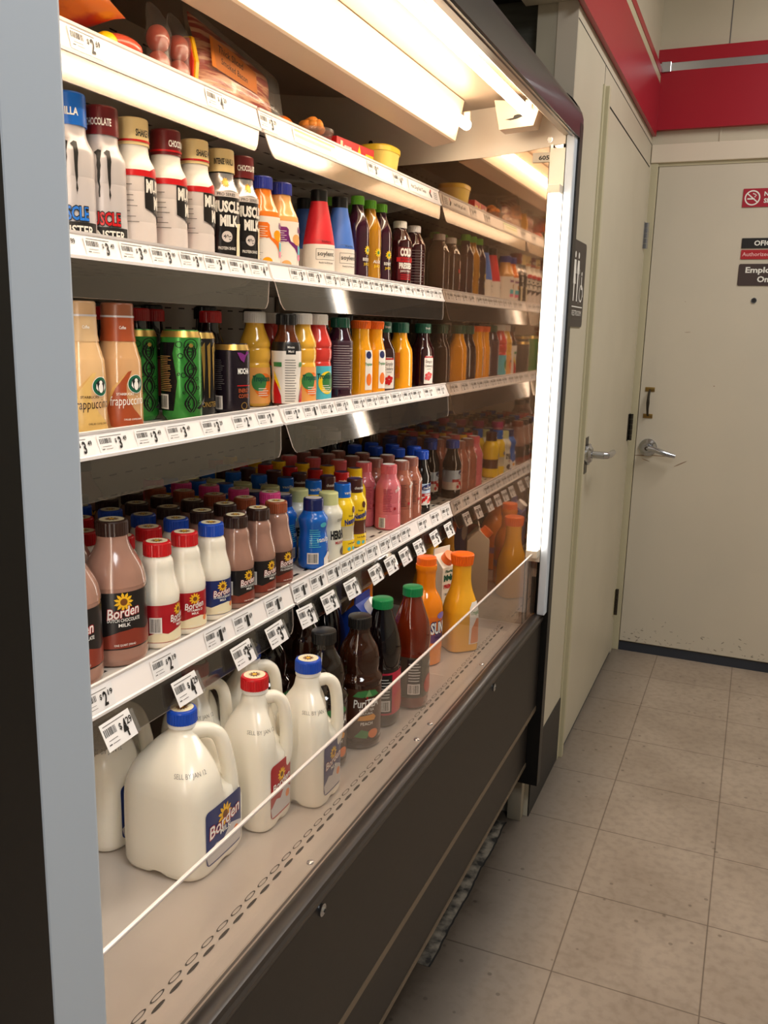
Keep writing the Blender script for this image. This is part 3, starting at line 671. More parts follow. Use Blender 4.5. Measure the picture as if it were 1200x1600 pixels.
# price tags
_tag = {}
def tag_mesh(price, W=.052, H=.027, clip=False):
    key = (price, W, H)
    if key in _tag: return _tag[key]
    o = MB().box((-.0004, -W/2, -H/2), (0, W/2, H/2), M_paper); f = Flat(); s = H/.027
    f.bars(-W/2+.003, .000*s, -W/2+.003+.40*W, .0075*s, M_ink, 15); f.rect(-W/2+.004, .0098*s, W*.30, .0107*s, M_inkg); f.rect(-W/2+.006, -.0040*s, -W*.1, -.0046*s, M_inkg); f.rect(-W/2+.004, -.0085*s, -W/2+.009, -.0075*s, M_ink); f.rect(-W/2+.011, -.0085*s, -W*.08, -.0079*s, M_inkg)
    d, c = price.split('.'); x = W*.5
    f.text('$', x-.43*W, -.0005*s, .0062*s, M_ink, w=.0036*s, bold=.02); f.text(d, x-.30*W, -.0095*s, .0165*s, M_ink, w=.0068*s, bold=.03); f.text(c, x-.12*W, .0005*s, .0068*s, M_ink, w=.0082*s, bold=.02)
    f.into(o, lambda u, v, w_: (w_, u, v)); _tag[key] = o.mesh('price_tag', False); return _tag[key]
ORD = ['first', 'second', 'third', 'fourth', 'fifth', 'sixth', 'seventh', 'eighth', 'ninth', 'tenth', 'eleventh', 'twelfth', 'thirteenth', 'fourteenth', 'fifteenth', 'sixteenth', 'seventeenth', 'eighteenth', 'nineteenth', 'twentieth', 'twenty-first']
RN = {1: 'top', 2: 'second', 3: 'third', 4: 'lowest'}
TAGS = {1: [(-2.60, '2.69'), (-2.32, '4.29'), (-2.17, '3.29'), (-1.74, '3.99'), (-1.60, '4.79')],
        2: list(zip((-2.68, -2.61, -2.545, -2.483, -2.418, -2.358, -2.293, -2.230), ('3.99', '3.49', '3.49', '3.99', '3.99', '3.99', '4.39', '4.39')))
           + list(zip((-2.10, -2.035, -1.965, -1.905, -1.85, -1.795, -1.74, -1.685, -1.63, -1.555, -1.49, -1.425, -1.365), ('3.79', '3.79', '3.49', '3.29', '3.29', '2.99', '3.99', '3.99', '4.29', '4.29', '3.99', '3.99', '2.99'))),
        3: list(zip((-2.69, -2.625, -2.553, -2.486, -2.402, -2.318, -2.246), ('3.49', '3.49', '3.49', '3.49', '3.29', '2.99', '2.99')))
           + list(zip((-2.155, -2.085, -2.02, -1.955, -1.875, -1.81, -1.745, -1.672, -1.605, -1.545, -1.465, -1.375), ('2.09', '1.79', '2.35', '2.35', '2.49', '2.49', '2.49', '2.29', '2.79', '2.79', '2.99', '2.99'))),
        4: list(zip((-2.70, -2.565, -2.438, -2.360, -2.262, -2.225), ('2.19', '2.19', '1.69', '1.69', '1.69', '1.69')))[:5]
           + list(zip((-2.168, -2.10, -2.032, -1.97, -1.91, -1.845, -1.775, -1.71, -1.65, -1.54, -1.45, -1.37), ('1.69', '1.69', '1.69', '2.59', '2.39', '2.29', '2.29', '2.19', '2.19', '2.39', '2.39', '2.29')))}
for lv, L in TAGS.items():
    xt, zt, xb, zb, xg, zg = LEV[lv]; a = math.atan2(xb-xt, zt-zb); H = {1: .027, 2: .0235, 3: .0235, 4: .0285}[lv]
    for i, (y, p) in enumerate(sorted(L)):
        gap = min([abs(y-q[0]) for q in L if q[0] != y]+[.06]); W = min(.058, gap-.003)
        W = round(W/.004)*.004
        link('price_tag', tag_mesh(p, W, H), None, ((xt+xb)/2+.0004, y, (zt+zb)/2), (0, -a, 0), label='white $%s price tag in the %s shelf rail, %s from the left' % (p, RN[lv], ORD[i]), cat='price tag', group='price tags in the shelf rails')
# wide printed strips in the top rail
f_ = Flat(); o = MB().box((-.0004, -.085, -.013), (0, .085, .013), m_('strip_pale', (244, 246, 226))); f_.rect(-.08, .0065, .08, .0105, m_('strip_green', (150, 196, 90))); f_.rect(-.08, -.003, .06, .002, m_('strip_lime', (214, 226, 150))); f_.into(o, lambda u, v, w_: (w_, u, v))
link('shelf_strip', o.mesh('strip', False), None, (-.5046, -2.00, 1.689), (0, -.21, 0), label='pale green printed strip in the top shelf rail', cat='shelf label')
o = MB().box((-.0004, -.10, -.013), (0, .10, .013), M_paper); f_ = Flat(); f_.text('Hot Dog Roll Twins', -.035, -.004, .0085, M_ink, w=.10, shear=.2); f_.ell(.045, .004, .01, .004, LRED, 12, .7); f_.ell(.045, -.003, .01, .004, M_ink, 12, -.7); f_.lines(.068, .095, -.009, .009, 4, M_inkg); f_.into(o, lambda u, v, w_: (w_, u, v))
link('shelf_strip', o.mesh('strip', False), None, (-.5046, -1.44, 1.689), (0, -.21, 0), label='white printed strip with a small red drawing in the top shelf rail', cat='shelf label')
# tags hanging in clear holders under the lowest rail
HT = list(zip((-2.69, -2.544, -2.395, -2.291, -2.183, -2.091, -1.992, -1.874, -1.79, -1.706, -1.616, -1.504, -1.396), ('4.29', '4.29', '3.54', '3.44', '3.49', '3.49', '2.79', '2.29', '2.29', '2.59', '3.49', '5.29', '5.29')))
for i, (y, p) in enumerate(HT):
    t = empty('hanging_price_tag', (-.419, y, .853), 0, label='$%s price tag in a clear holder below the lowest rail, %s from left' % (p, ORD[i]), cat='price tag', group='price tags hanging under the lowest rail')
    t.rotation_euler = (random.uniform(-.05, .05), -.42, 0)
    link('tag', tag_mesh(p, .056, .036), t, (0, 0, 0))
    link('clip', MB().box((-.0022, -.024, -.017), (-.0008, .036, .015), M_clip).box((-.02, .0, .012), (-.0008, .012, .0135), M_clip).mesh('clip', False), t)

# ================================================================== KINDS OF BOTTLES, CANS AND JUGS
DAIRY = 'Borden'
def art_dairy(bg, sub, milk=None, s=1.0, z0=.012, splash=SPL):
    def f(a):
        W = .062*s
        a.poly([(-W, z0), (-W, z0+.012*s), (-W*.7, z0+.020*s), (-W*.4, z0+.015*s), (-W*.1, z0+.021*s), (W*.2, z0+.023*s), (W*.5, z0+.018*s), (W*.75, z0+.024*s), (W, z0+.014*s), (W, z0)], splash)
        if splash is CREMLBL: a.ell(.024*s, z0+.016*s, .0055*s, .0055*s, m_('orange_badge', (230, 130, 60)))
        a.flower(0, z0+.058*s, .0105*s)
        a.text(DAIRY, 0, z0+.0395*s, .0125*s, LRED, w=.042*s, bold=.06, shear=.25, rot=.12); a.text(DAIRY, 0, z0+.0395*s, .0125*s, M_white, w=.040*s, bold=.015, shear=.25, rot=.12)
        y = z0+.0335*s
        for i, t in enumerate(sub): a.text(t, 0, y-i*.0062*s, .0042*s, M_white, w=min(.040, .0036*len(t))*s, bold=.02)
        a.text('ONE PINT (473mL)' if s < .95 else 'ONE QUART (946mL)', 0, z0+.003*s, .0025*s, M_white, w=.026*s)
        a.rect(-.058*s, z0+.018*s, -.036*s, z0+.048*s, LWHITE); a.bars(-.056*s, z0+.020*s, -.038*s, z0+.046*s, M_ink, 14)
    return f
PQ = [(0, .036), (.003, .0405), (.010, .043), (.010, .043), (.020, .043), (.026, .0425), (.106, .0425), (.112, .0432), (.130, .040), (.145, .033), (.158, .0255), (.168, .0215), (.176, .0205), (.180, .0205)]
K = {}
K['quart_choc'] = Kind('chocolate_milk_bottle', 'milk bottle', PQ, M_choc, (.0212, .178, .1985, DBROWN), bands=((.026, .106, LBLACK),), art=art_dairy(LBLACK, ['DUTCH CHOCOLATE', 'MILK'], s=1.12, z0=.028), top=CREMLBL)
PP = [(0, .026), (.003, .029), (.008, .0300), (.008, .0300), (.062, .0297), (.070, .0302), (.080, .0298), (.092, .0272), (.103, .0243), (.112, .0228), (.120, .0226), (.127, .0215), (.132, .019), (.136, .018)]
def pint(milk, lab, sub, cap, splash, top=CREMLBL): return Kind('milk_bottle' if milk is not M_choc else 'chocolate_milk_bottle', 'milk bottle', PP, milk, (.0197, .1345, .1545, cap), bands=((.010, .066, lab),), art=art_dairy(lab, sub, s=.78, z0=.011, splash=splash), top=top)
K['pint_red'] = pint(M_milk, LRED, ['VITAMIN D', 'MILK'], RED, CREMLBL)
K['pint_blue'] = pint(M_milk, LBLUE, ['2% REDUCED-FAT', 'MILK'], BLUE, CREMLBL)
K['pint_choc'] = pint(M_choc, LBLACK, ['DUTCH CHOCOLATE', 'MILK'], DBROWN, SPL)
K['pint_choc2'] = pint(M_choc, LBROWN, ['DUTCH CHOCOLATE', '1% LOWFAT MILK'], OBROWN, SPL)
K['pint_pink'] = pint(M_pinkm, PINKC, ['STRAWBERRY', 'MILK'], PINKC, SPL)
# shakes
PS = [(0, .024), (.003, .0275), (.010, .029), (.050, .0290), (.066, .0265), (.076, .0262), (.092, .0290), (.100, .0280), (.108, .0225), (.114, .0200)]
def art_blue(a):
    a.text('Fairlite', 0, .075, .010, LWHITE, w=.03, shear=.2) if 0 else a.ell(0, .088, .008, .005, LTEAL)
    a.text('vanilla', .0, .055, .009, LWHITE, w=.030, shear=.2); a.lines(-.03, -.005, .045, .082, 9, LTEAL); a.rect(-.034, .012, -.012, .034, LWHITE); a.bars(-.032, .014, -.014, .032, M_ink, 12)
    a.poly([(.0, .006), (.0, .022), (.012, .034), (.026, .028), (.034, .038), (.04, .006)], LWHITE); a.ell(.02, .02, .006, .005, OJ)
K['shake_blue'] = Kind('nutrition_shake_bottle', 'shake bottle', PS, SHKB, (.0202, .108, .1375, NAVY, .97), art=art_blue, rib=0, top=LGREY)
def art_hers(a): a.text("HERSHEY'S", 0, .047, .016, M_ink, w=.05, bold=.05); a.text('MILKSHAKE', 0, .036, .006, LRED, w=.03); a.ell(.01, .02, .012, .009, LBROWN); a.text('COOKIES', 0, .082, .005, M_ink, w=.02)
K['shake_cream'] = Kind('milkshake_bottle', 'shake bottle', PS, VAN, (.0202, .110, .1385, CREMLBL if 0 else m_('pale_green_cap', (212, 214, 150)), .97), art=art_hers, rib=0)
PN = [(0, .022), (.003, .0255), (.008, .0265), (.028, .0265), (.034, .0250), (.052, .0245), (.066, .0262), (.092, .0268), (.104, .0245), (.112, .0200), (.118, .0180)]
def art_nes(lo):
    def f(a):
        a.text('Nesquik', 0, .066, .0115, m_('nes_blue', (24, 46, 130)), w=.037, bold=.04, shear=.2, rot=.22); a.text('Nestle', -.004, .080, .004, M_ink, w=.012); a.ell(.004, .094, .005, .007, NESB); a.text('Low Fat Milk', 0, .022, .004, NESB, w=.022); a.ell(-.008, .012, .004, .004, LTEAL); a.ell(.004, .012, .004, .004, LTEAL)
    return f
def nes(cap, low, txt):
    return Kind('flavored_milk_bottle', 'milk bottle', PN, NESY, (.0178, .117, .147, cap, .97), bands=((.030, .060, low),), art=art_nes(low), rib=0, capart=lambda a: a.text(txt, 0, .126, .006, LWHITE, w=.024, bold=.02), top=m_('cap_top_purple', (60, 44, 96)))
SKY = m_('vivid_blue_cap', (14, 100, 200)); BRC = m_('brown_cap', (74, 36, 30))
K['nes_van'] = nes(SKY, NESG, 'vanilla'); K['nes_choc'] = nes(BRC, NESB, 'chocolate'); K['nes_yel'] = nes(YELLOW, m_('banana', (244, 224, 130)), 'banana'); K['nes_red'] = nes(RED, m_('berry', (230, 110, 120)), 'strawberry')
PT = [(0, .026), (.003, .0295), (.008, .0305), (.035, .030), (.037, .0285), (.039, .030), (.062, .030), (.064, .0285), (.066, .030), (.092, .030), (.102, .0288), (.112, .0250), (.120, .0205), (.132, .0185)]
def art_tru(dark):
    def f(a): a.text('TruMoo' if 0 else 'milk', .012, .094, .009, M_white, w=.018, shear=.3, rot=.6); a.lines(-.026, -.004, .045, .10, 14, dark); a.rect(-.036, .006, -.020, .03, LWHITE); a.bars(-.034, .007, -.022, .029, M_ink, 10); a.ell(.002, .052, .0035, .0035, LRED)
    return f
K['pink_shake'] = Kind('strawberry_milk_bottle', 'milk bottle', PT, M_pinkm, (.0188, .131, .1525, m_('salmon_cap', (220, 100, 108))), art=art_tru(m_('pink_print', (160, 40, 70))), top=M_white)
K['brown_shake'] = Kind('chocolate_shake_bottle', 'milk bottle', PT, BRNS, (.0188, .131, .1525, m_('cocoa_cap', (146, 92, 78))), art=art_tru(m_('brown_print', (90, 50, 40))), top=M_white)
PD = [(0, .022), (.004, .0262), (.02, .0268), (.022, .0255), (.08, .0255), (.083, .0265), (.098, .0262), (.112, .0215), (.126, .0165), (.14, .0150), (.144, .0150)]
def art_oc(a):
    a.rect(-.04, .046, .04, .054, LRED); a.text('CRANBERRY', .004, .0475, .005, M_white, w=.03, bold=.03); a.ell(0, .070, .021, .008, NAVY, 24, .15); a.text('Ocean Spray', 0, .066, .0055, M_white, w=.03, shear=.2, rot=.1)
    for i in range(7): a.ell(-.02+i*.007, .033+.005*(i % 3), .005, .005, RED, 10)
K['cran_small'] = Kind('cranberry_juice_bottle', 'juice bottle', PD, DARKJ, (.0182, .140, .162, BLUE), bands=((.024, .046, LWHITE), (.046, .079, m_('label_sky', (190, 214, 236)))), art=art_oc)
K['white_dark'] = Kind('dark_juice_bottle', 'juice bottle', [(z*1.22, r) for z, r in PD], DARKJ, (.020, .172, .194, WHITEC), bands=((.03, .09, m_('label_plum', (60, 20, 50))),))
# upper shelves
PM = [(0, .024), (.003, .0278), (.008, .0290), (.036, .0290), (.038, .0276), (.040, .0290), (.075, .0290), (.077, .0276), (.079, .0290), (.104, .0290), (.112, .0275), (.122, .0225), (.130, .0205), (.140, .0200)]
def art_mon(col):
    def f(a):
        rd = random.Random(5)
        for k, (u, h) in enumerate(((-.012, .062), (.001, .058), (.014, .062))):
            P = []; t = .118
            n = 9
            L_ = [(u-.0012-.0022*(1-i/n)+rd.uniform(-.0007, .0007), t-h*i/n) for i in range(n+1)]; R_ = [(u+.0012+.0012*(1-i/n)-.0018*(i/n)+rd.uniform(-.0007, .0007), t-h*i/n) for i in range(n+1)]
            a.poly([(u-.0070, t-.003), (u-.002, t+.001)]+[(x, z) for x, z in R_]+[(x, z) for x, z in L_[::-1][:-1]], M_ink)
        a.rect(-.040, .004, .040, .0235, M_ink); a.text('MUSCLE', .004, .026, .0155, M_ink, w=.046, bold=.09); a.text('MUSCLE', .004, .026, .0155, col, w=.045, bold=.03); a.text('MONSTER', .004, .0075, .0115, M_white, w=.058, bold=.02)
    return f
SKYB = m_('print_blue', (40, 120, 220))
def capt(t, c=M_white, b=None):
    def f(a):
        a.text(t, 0, .149, .0085, c, w=.034, bold=.03)
        if b: a.rect(-.07, .1418, .07, .1445, b)
    return f
K['mon_van'] = Kind('energy_shake_bottle', 'protein drink', PM, SILVER, (.0222, .138, .177, SKY, .97), art=art_mon(SKYB), rib=0, capart=capt('VANILLA'))
K['mon_choc'] = Kind('energy_shake_bottle', 'protein drink', PM, SILVER, (.0222, .138, .174, MAROON, .97), art=art_mon(RED), rib=0, capart=capt('CHOCOLATE'))
def art_mm(black=False):
    def f(a):
        if not black:
            a.rect(-.088, .097, .088, .105, RED); a.poly([(-.005, .105), (.006, .110), (.022, .110), (.036, .104), (.030, .1), (.01, .1)], RED)
            a.poly([(-.014, .056), (-.014, .0965), (.046, .0965), (.046, .018), (.032, .018), (.028, .036), (.014, .046)], LBLACK)
            a.lines(-.07, -.022, .03, .092, 9, M_inkg, .6, .14); a.rect(.030, .020, .036, .05, RED)
        else:
            a.rect(-.03, .100, .03, .108, LGREY); a.text('PRO SERIES', 0, .1015, .0045, M_ink, w=.03); a.flower(.0, .122, .007, SUN, LYEL); a.ell(.0, .040, .0085, .0085, LGREY); a.text('40g', 0, .037, .006, M_ink); a.poly([(.016, .004), (.018, .055), (.012, .06), (.030, .062), (.026, .05), (.026, .004)], CREMLBL)
            a.text('PROTEIN SHAKE', 0, .020, .0045, M_white, w=.028); a.text('KNOCKOUT', 0, .028, .0045, M_white, w=.022) if 0 else None
        u = .012 if not black else .0
        a.text('MUSCLE', u, .0775, .0155, M_white, w=.048, bold=.05); a.text('MILK', u+.004, .0565, .0155, M_white, w=.030, bold=.05)
    return f
BEIGEC = m_('beige_cap', (232, 208, 150))
def mm(cap, txt, black=False, body=None):
    return Kind('protein_shake_bottle', 'protein drink', PM, body or (LGREY if not black else LBLACK), (.0222, .138, .173, cap, .97), bands=(((.104, .139, M_white),) if not black else ((.104, .136, SLVB),)), art=art_mm(black), rib=0, capart=capt(txt, M_ink if cap is BEIGEC else M_white, RED if not black else None))
K['mm_van'] = mm(BEIGEC, 'SHAKE WELL'); K['mm_choc'] = mm(MAROON, 'CHOCOLATE'); K['mp_van'] = mm(BEIGEC, 'INTENSE VANILLA', True); K['mp_choc'] = mm(MAROON, 'CHOCOLATE', True)
PNK = [(0, .024), (.003, .028), (.008, .0290), (.086, .0290), (.096, .0280), (.112, .0225), (.124, .0185), (.134, .0175)]
def art_nak(bg, juice):
    def f(a):
        a.poly([(-.034, .046), (-.034, .072), (-.030, .076), (-.004, .076), (.0, .072), (.0, .05), (.012, .04), (.018, .03), (.018, .046), (.004, .052)], bg); a.lines(-.018, -.003, .05, .072, 6, M_white, .4, .25); a.lines(-.034, -.010, .008, .036, 8, M_inkg, .5, .12)
        a.ell(.016, .055, .008, .010, juice, 14, .5); a.text('Naked', .026, .068, .009, LPURP, w=.017, bold=.05); a.rect(.018, .030, .034, .044, LTEAL); a.rect(.018, .020, .034, .030, m_('label_pinkband', (230, 120, 160))); a.ell(-.004, .012, .009, .007, juice)
    return f
K['nak_or'] = Kind('orange_smoothie_bottle', 'juice bottle', PNK, m_('orange_smoothie', (240, 130, 40), .15, coat=.5), (.0195, .132, .153, BLUE if 0 else m_('royal_cap', (40, 52, 150))), n=((0, 3.2), (.08, 3.2), (.11, 2)), bands=((.006, .086, LWHITE),), art=art_nak(LORANGE, OJ), artphi=0)
K['nak_pu'] = Kind('peach_smoothie_bottle', 'juice bottle', PNK, PEACH, (.0195, .132, .153, m_('royal_cap', (40, 52, 150))), n=((0, 3.2), (.08, 3.2), (.11, 2)), bands=((.006, .086, LWHITE),), art=art_nak(LPURP, PEACH))
PSO = [(0, .027), (.003, .0305), (.010, .0315), (.055, .0312), (.075, .0290), (.110, .0225), (.135, .0175), (.142, .0165)]
def art_soy(t):
    def f(a):
        a.rect(-.021, .032, .021, .0326, M_ink); a.rect(-.021, .052, .021, .0526, M_ink); a.rect(-.021, .032, -.0204, .0526, M_ink); a.rect(.0204, .032, .021, .0526, M_ink)
        a.text('soylent', 0, .0395, .0085, M_ink, w=.036, bold=.01); a.text(t, 0, .0645, .0035, M_ink, w=.020, bold=.01); a.text('Ready-to-drink meal', 0, .025, .003, M_ink, w=.03); a.rect(-.02, .068, .0, .0684, M_inkg)
    return f
K['soy_r'] = Kind('meal_drink_bottle', 'meal drink bottle', PSO, SOYR, (.0165, .140, .164, BLACK), bands=((.002, .061, LWHITE),), art=art_soy('Strawberry'), rib=0)
K['soy_b'] = Kind('meal_drink_bottle', 'meal drink bottle', PSO, SOYB, (.0165, .140, .164, BLACK), bands=((.002, .061, LWHITE),), art=art_soy('Vanilla'), rib=0)
PJ = [(0, .022), (.004, .0252), (.020, .026), (.045, .0246), (.065, .026), (.110, .0255), (.128, .0215), (.145, .0145), (.155, .0125), (.16, .0125)]
def art_j(t):
    def f(a): a.flower(.002, .066, .009, LYEL, LGREEN); a.text(t, .0, .044, .006, M_white, w=.022, bold=.02); a.text('JUICE', 0, .035, .005, LYEL, w=.018); a.text('cane', .002, .086, .011, M_white, w=.018, rot=PI/2) if 0 else None; a.rect(.012, .02, .0125, .1, LGREEN)
    return f
K['jui_amb'] = Kind('amber_juice_bottle', 'juice bottle', PJ, AMBJ, (.0140, .158, .176, LGREEN if 0 else m_('lime_cap', (110, 190, 50))), art=art_j('ALOE'))
K['jui_pur'] = Kind('purple_juice_bottle', 'juice bottle', PJ, GRAPE, (.0140, .158, .176, m_('lime_cap', (110, 190, 50))), art=art_j('BERRY'))
PC = [(0, .024), (.003, .0275), (.010, .0290), (.098, .0290), (.112, .0270), (.126, .0200), (.134, .0155), (.140, .0150)]
def art_cold(a):
    a.rect(-.021, .018, .021, .094, m_('deep_red_print', (90, 14, 22))); a.text('COLD', 0, .074, .0165, M_white, w=.032, bold=.06); a.rect(-.024, .060, .024, .070, RED); a.text('BREWED', 0, .0625, .006, M_ink, w=.03); a.text('PRESSED', 0, .045, .0125, M_white, w=.036, bold=.05); a.text('JUICE FRESH', 0, .037, .004, M_white, w=.03); a.lines(-.014, .014, .02, .034, 3, RED, .1)
K['cold'] = Kind('cold_pressed_juice_bottle', 'juice bottle', PC, m_('dark_cherry', (52, 12, 16), .08, coat=.7), (.0162, .138, .154, WHITEC), art=art_cold)
K['cold_plain'] = Kind('cold_pressed_juice_bottle', 'juice bottle', PC, m_('dark_cherry', (52, 12, 16), .08, coat=.7), (.0162, .138, .154, LGREY), art=lambda a: a.lines(-.02, .02, .02, .1, 12, M_inkg, .3, .15))
# third shelf
PF = [(0, .026), (.003, .0292), (.008, .0305), (.085, .0300), (.100, .0275), (.115, .0235), (.128, .0212), (.150, .0207)]
def art_fra(c1, ink, capc):
    def f(a):
        a.rect(-.075, .118, .075, .149, capc)
        a.poly([(-.026, .006), (-.030, .03), (-.020, .055), (-.002, .078), (.004, .080), (-.004, .062), (-.004, .045), (.006, .028), (.024, .010), (.026, .004), (-.02, .004)], c1)
        a.poly([(.0, .080), (-.022, .058), (-.033, .03), (-.031, .03), (-.018, .057)], LTAN)
        a.ell(.010, .062, .0125, .0125, M_white, 26); a.ell(.010, .062, .0118, .0118, SIREN, 26); a.ell(.010, .062, .0082, .0082, M_ink, 22); a.ell(.010, .060, .0038, .0062, M_white, 12); a.ell(.010, .067, .0026, .0026, M_white, 10)
        for s in (-1, 1): a.poly([(.010+s*.0045, .056), (.010+s*.0075, .060), (.010+s*.0068, .066), (.010+s*.0055, .062)], M_white)
        a.text('frappuccino', -.002, .0345, .0125, ink, w=.046, bold=.0, shear=.15, rot=.04); a.text('STARBUCKS', -.006, .0475, .0032, ink, w=.022); a.text('CHILLED COFFEE DRINK', .004, .014, .0022, ink, w=.026)
        a.text('Coffee', -.004, .134, .004, M_white, w=.012)
    return f
K['fra_van'] = Kind('bottled_coffee', 'coffee bottle', PF, COFFEE2, (.0212, .148, .168, m_('tan_lid', (196, 160, 120)), 1.0), art=art_fra(m_('label_vanilla', (214, 176, 104)), DBROWN, m_('tan_neck', (206, 172, 128))), rib=0, capart=lambda a: a.rect(-.0665, .149, .0665, .1515, SILVER))
K['fra_cof'] = Kind('bottled_coffee', 'coffee bottle', PF, COFFEE, (.0212, .148, .168, m_('cocoa_lid', (142, 84, 56)), 1.0), art=art_fra(RUST, M_white, RUST), rib=0, capart=lambda a: a.rect(-.0665, .149, .0665, .1515, SILVER))
def can(nm, H, R, body, art, rim=GOLD):
    P = [(0, R*.80), (.002, R*.86), (.008, R), (.008, R), (H-.014, R), (H-.014, R), (H-.006, R*.90), (H-.003, R*.86)]
    return Kind(nm, 'drink can', P, body, None, art=art, sub=2, bands=((H-.0135, H-.0045, rim),))
def art_can1(a):
    a.rect(-.088, .0, .088, .008, CANK) if 0 else None
    a.poly([(-.052, .016), (-.052, .108), (-.044, .116), (-.016, .116), (-.020, .10), (-.014, .06), (-.020, .016)], CANK)
    a.lines(-.048, -.022, .045, .098, 20, LTAN, .25, .3); a.rect(-.050, .018, -.028, .040, LWHITE); a.bars(-.048, .02, -.030, .038, M_ink, 12)
    rd = random.Random(11)
    for s in (-1, 1):
        P = [(.006+s*.007*math.sin(i*PI/12*2.0), .014+i*.0042) for i in range(25)]
        for off, th, c in ((0, .0032, CANK), (0, .0012, CANG)):
            a.poly([(x-th/2-.0015, z) for x, z in P]+[(x+th/2+.0015, z) for x, z in P[::-1]], CANK) if c is CANK else a.poly([(x-th/2, z) for x, z in P]+[(x+th/2, z) for x, z in P[::-1]], CANG)
    for i in range(16):
        x, z = rd.uniform(-.012, .028), rd.uniform(.02, .115); a.ring(x, z, rd.uniform(.002, .005), .0009, CANK, 10)
    a.ring(.006, .112, .010, .0012, CANK, 20); a.ring(.006, .112, .006, .0009, CANK, 16); a.ell(.006, .112, .003, .003, GOLD, 12)
    a.poly([(.012, .020), (.018, .018), (.030, .026), (.034, .04), (.030, .034), (.022, .026)], CANK); a.text('TRIPLE-X', .0, .004, .006, M_white, w=.02) if 0 else None
K['can_green'] = can('energy_drink_can', .137, .0298, CANG, art_can1)
def art_can2(a):
    a.poly([(.004, .11), (.010, .116), (.010, .08), (.008, .03), (.006, .03), (.005, .08)], GOLD); a.poly([(.014, .108), (.020, .116), (.019, .08), (.017, .04), (.015, .08)], GOLD); a.poly([(-.006, .108), (.0, .116), (.0, .08), (-.002, .04), (-.004, .08)], GOLD); a.text('MONSTER', .006, .016, .008, GOLD, w=.034)
K['can_black'] = can('energy_drink_can', .135, .0290, CANK, art_can2)
def art_can3(a):
    a.lines(-.042, -.020, .040, .090, 16, M_inkg, .3, .3); a.rect(-.042, .008, -.024, .030, LWHITE); a.bars(-.040, .01, -.026, .028, M_ink, 10); a.text('MOCHA', .012, .066, .0085, M_white, w=.022, bold=.04); a.rect(.0, .046, .026, .0475, RED); a.text('ENERGY', .012, .036, .006, RUST, w=.02, bold=.03); a.text('COFFEE', .012, .027, .006, RUST, w=.02, bold=.03)
    a.poly([(.0, .10), (.006, .088), (.012, .084), (.016, .094), (.024, .1), (.018, .102), (.014, .096), (.006, .1)], LPURP); a.text('JAVA', -.03, .094, .006, M_white, w=.014) if 0 else None; a.ring(.012, .014, .006, .0012, GOLD, 14)
K['can_java'] = can('coffee_energy_can', .117, .0300, m_('can_dark_plum', (38, 28, 38), .25, metal=.4), art_can3)
K['red_bot'] = Kind('dark_juice_bottle', 'juice bottle', [(z*1.03, r*1.0) for z, r in PD], DARKJ, (.0185, .146, .166, RED), bands=((.024, .09, m_('label_darkred', (120, 40, 34))),))
K['blk_bot'] = Kind('dark_juice_bottle', 'juice bottle', [(z*1.08, r*1.0) for z, r in PD], DARKJ, (.0185, .153, .175, BLACK), bands=((.024, .09, m_('label_darkgreen', (50, 56, 44))),))
def art_mmd(a):
    a.rect(-.016, .006, .016, .100, LWHITE); a.rect(-.009, .094, .009, .112, M_ink); a.text('Minute', 0, .105, .004, M_white, w=.013); a.text('Maid', 0, .0975, .004, M_white, w=.010); a.lines(-.011, .011, .010, .088, 17, M_ink, .2, .22)
    for s in (-1, 1): a.rect(s*.017, .072, s*.034, .080, LGREEN); a.poly([(s*.017, .006), (s*.034, .006), (s*.034, .05), (s*.026, .04), (s*.018, .02)], RED); a.poly([(s*.018, .03), (s*.024, .046), (s*.034, .066), (s*.034, .05), (s*.026, .04)], LYEL)
K['mmaid'] = Kind('juice_drink_bottle', 'juice bottle', [(0, .022), (.004, .026), (.03, .027), (.05, .0255), (.08, .027), (.108, .0265), (.124, .021), (.136, .0165), (.148, .016)], m_('apple_dark', (96, 44, 20), .1, coat=.6), (.0185, .146, .166, BLACK), bands=((.006, .1, LWHITE), (.1, .116, LBLACK)), art=art_mmd)
PTR = [(0, .022), (.004, .0265), (.014, .0275), (.070, .0270), (.078, .0255), (.086, .0275), (.100, .0275), (.104, .0262), (.108, .0275), (.116, .0268), (.132, .0205), (.142, .0170), (.15, .0165)]
def art_tro(bg, fruit):
    def f(a): a.ell(.004, .038, .020, .022, fruit); a.ell(-.006, .044, .014, .016, LGREEN) if bg is not LTEAL else a.ell(.008, .04, .016, .018, LGREEN); a.text('Tropicana', .0, .046, .0095, DGREEN, w=.036, bold=.05); a.lines(-.008, .014, .020, .036, 4, M_white, .3, .3)
    return f
K['tro_yel'] = Kind('lemonade_bottle', 'juice bottle', PTR, YJ, (.0195, .148, .168, WHITEC), bands=((.006, .070, m_('label_peach', (240, 170, 90))),), art=art_tro(LORANGE, LORANGE))
K['tro_red'] = Kind('red_punch_bottle', 'juice bottle', PTR, REDP, (.0195, .148, .168, WHITEC), bands=((.006, .070, LTEAL),), art=art_tro(LTEAL, LYEL))
K['pur_bot'] = Kind('purple_juice_bottle', 'juice bottle', [(z, .0265) if .01 < z < .12 else (z, r) for z, r in PTR], GRAPE, (.0195, .144, .164, DGREEN), bands=((.02, .118, m_('label_prune', (70, 44, 58))),), art=lambda a: a.lines(-.024, .024, .025, .112, 18, LGREY, .3, .18))
POJ = [(0, .020), (.004, .0232), (.014, .0240), (.085, .0240), (.105, .0215), (.125, .0188), (.145, .0185)]
